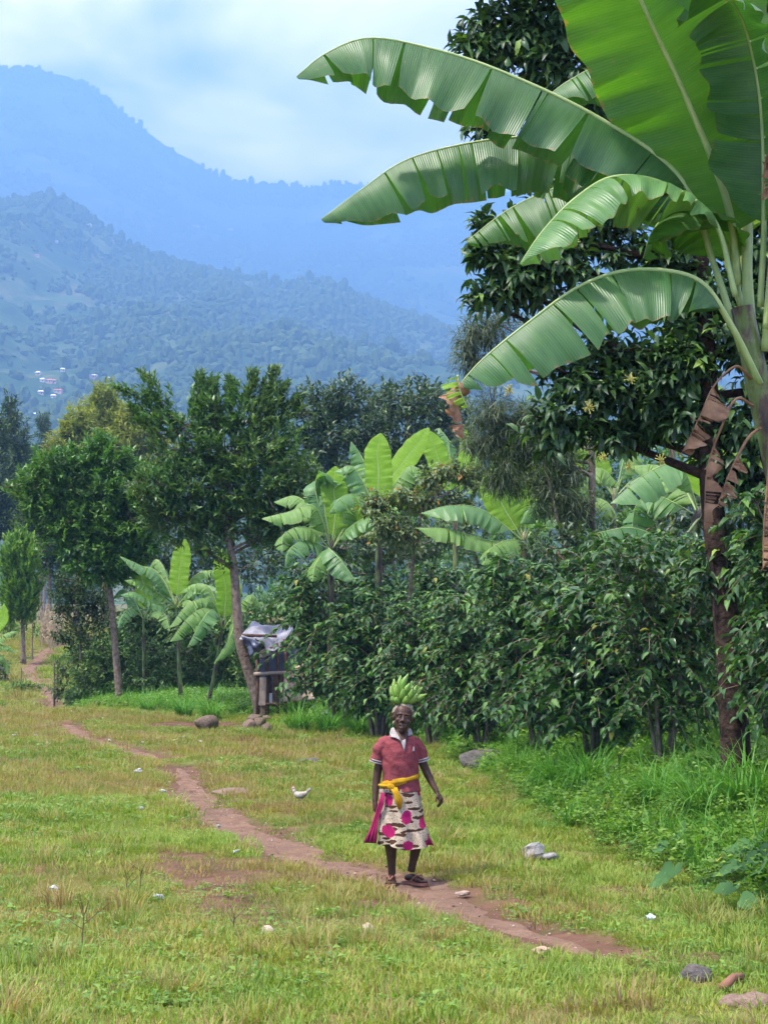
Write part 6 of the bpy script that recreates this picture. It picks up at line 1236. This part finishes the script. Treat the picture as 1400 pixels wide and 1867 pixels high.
m = MB(); m.ell((-.072, .045, 1.41), (.012, .02, .02), 10, 7); m.ell((.088, .035, 1.48), (.012, .03, .045), 10, 7); obj('scarf_fold', m.mesh('scarf_fold', True), SCARF_C, scarf, False)
# sandals
for fc, fd in ((f1, f1d), (f2, f2d)):
    d = Vector(fd).normalized(); s = Vector((-d.y, d.x, 0)); fc = Vector((fc.x, fc.y, 0)); V_ = []; prof = ((-.075, .026), (-.05, .036), (0, .036), (.06, .042), (.12, .048), (.16, .045), (.185, .03), (.193, .012)); out = [(a, w) for a, w in prof] + [(a, -w) for a, w in reversed(prof)]
    m = MB(); nn = len(out); m.add([fc + d * a + s * w + Vector((0, 0, -.010)) for a, w in out] + [fc + d * a + s * w + Vector((0, 0, .012)) for a, w in out], [tuple(range(nn - 1, -1, -1)), tuple(range(nn, 2 * nn))] + [(i, (i + 1) % nn, nn + (i + 1) % nn, nn + i) for i in range(nn)]); so = part('sandal', m.mesh('sandal'), SANDAL_C)
    m = MB(); top = fc + d * .125 + Vector((0, 0, .068))
    for q in (-1, 1): m.tube(catmull([fc + d * .155 + Vector((0, 0, .05)), fc + d * .10 + s * q * .026 + Vector((0, 0, .075)), fc + d * .035 + s * q * .042 + Vector((0, 0, .02))], 7), .0065, 6)
    obj('strap', m.mesh('strap', True), SANDAL_C, so, False)
# ------------------------------------------------------------------ bananas on the head
B_GREEN = new_mat('green_banana_skin'); t = NT(B_GREEN); g = t.n('ShaderNodeNewGeometry'); t.out(t.pbsdf(t.mix(.5, t.ramp(t.n('ShaderNodeObjectInfo').outputs['Random'], [(0, (.10, .21, .02)), (1, (.22, .33, .05))]), t.ramp(t.noise(9, 3, .6, t.objc()), [(.3, (.09, .20, .02)), (.7, (.22, .33, .06))])), .42, .4))
B_TIP = solid('banana_stub', (.05, .06, .02), (.10, .10, .04), 20, .8)
bc = P3(478, 335, .0)
bunch = thing('banana_bunch', 'bunch of green bananas balanced on the head of the woman', 'bananas', Vector((WX, WY, WZ)) + bc)
def BP(zx, zy, y=0): return P3(zx, zy, y) - bc
def finger(a, b_, bend, r=.031):
    a, b_ = Vector(a), Vector(b_); mid = a.lerp(b_, .5) + Vector(bend); q = catmull([a, mid, b_], 11); rad = [.4, .6, .85, 1, 1.04, 1.04, 1, .9, .7, .42, .25]
    m = MB(); m.tube(q, [r * k for k in rad], 6, up=(0, 1, 0)); me = m.mesh('banana', True); o = obj('banana', me, B_GREEN, bunch, False)
    m = MB(); d = (q[-1] - q[-2]).normalized(); m.tube([q[-1], q[-1] + d * .010], [r * .24, r * .18], 6); obj('tip', m.mesh('tip'), B_TIP, o, False)
for a in (((470, 300), (418, 150), (-.02, 0, 0), -.02), ((475, 295), (470, 125), (-.015, 0, 0), .02), ((490, 295), (528, 112), (-.025, 0, .01), 0), ((480, 310), (540, 182), (-.005, 0, 0), -.07), ((450, 320), (392, 205), (-.015, 0, -.005), .0), ((460, 320), (436, 190), (-.012, 0, 0), -.05), ((470, 325), (490, 222), (.005, 0, 0), -.09), ((490, 320), (568, 200), (.005, 0, -.01), -.04),
          ((500, 320), (595, 200), (.012, 0, -.01), .01), ((500, 325), (560, 225), (.012, 0, -.01), -.09), ((505, 320), (638, 218), (.0, 0, -.012), .04), ((510, 325), (668, 268), (0, 0, -.008), .0), ((500, 332), (600, 262), (.01, 0, -.014), -.07), ((480, 335), (520, 275), (.01, 0, -.01), -.10), ((460, 335), (446, 285), (-.01, 0, -.004), -.09), ((450, 330), (402, 278), (-.012, 0, -.004), -.05), ((470, 310), (455, 160), (0, 0, 0), .07), ((490, 310), (560, 170), (0, 0, 0), .08), ((460, 320), (400, 230), (-.01, 0, 0), .08), ((500, 330), (610, 290), (0, 0, -.012), .07)):
    (ax, ay), (bx, by), bend, y = a; finger(BP(ax, ay, y * .35), BP(bx, by, y), bend)
m = MB(); m.ell(BP(482, 322, 0), (.045, .05, .024), 12, 8); m.tube([BP(482, 318, 0), BP(478, 270, .02)], [.03, .02], 8); obj('stalk', m.mesh('stalk', True), solid('banana_stalk', (.14, .20, .04), (.24, .3, .08), 8, .6), bunch, False)
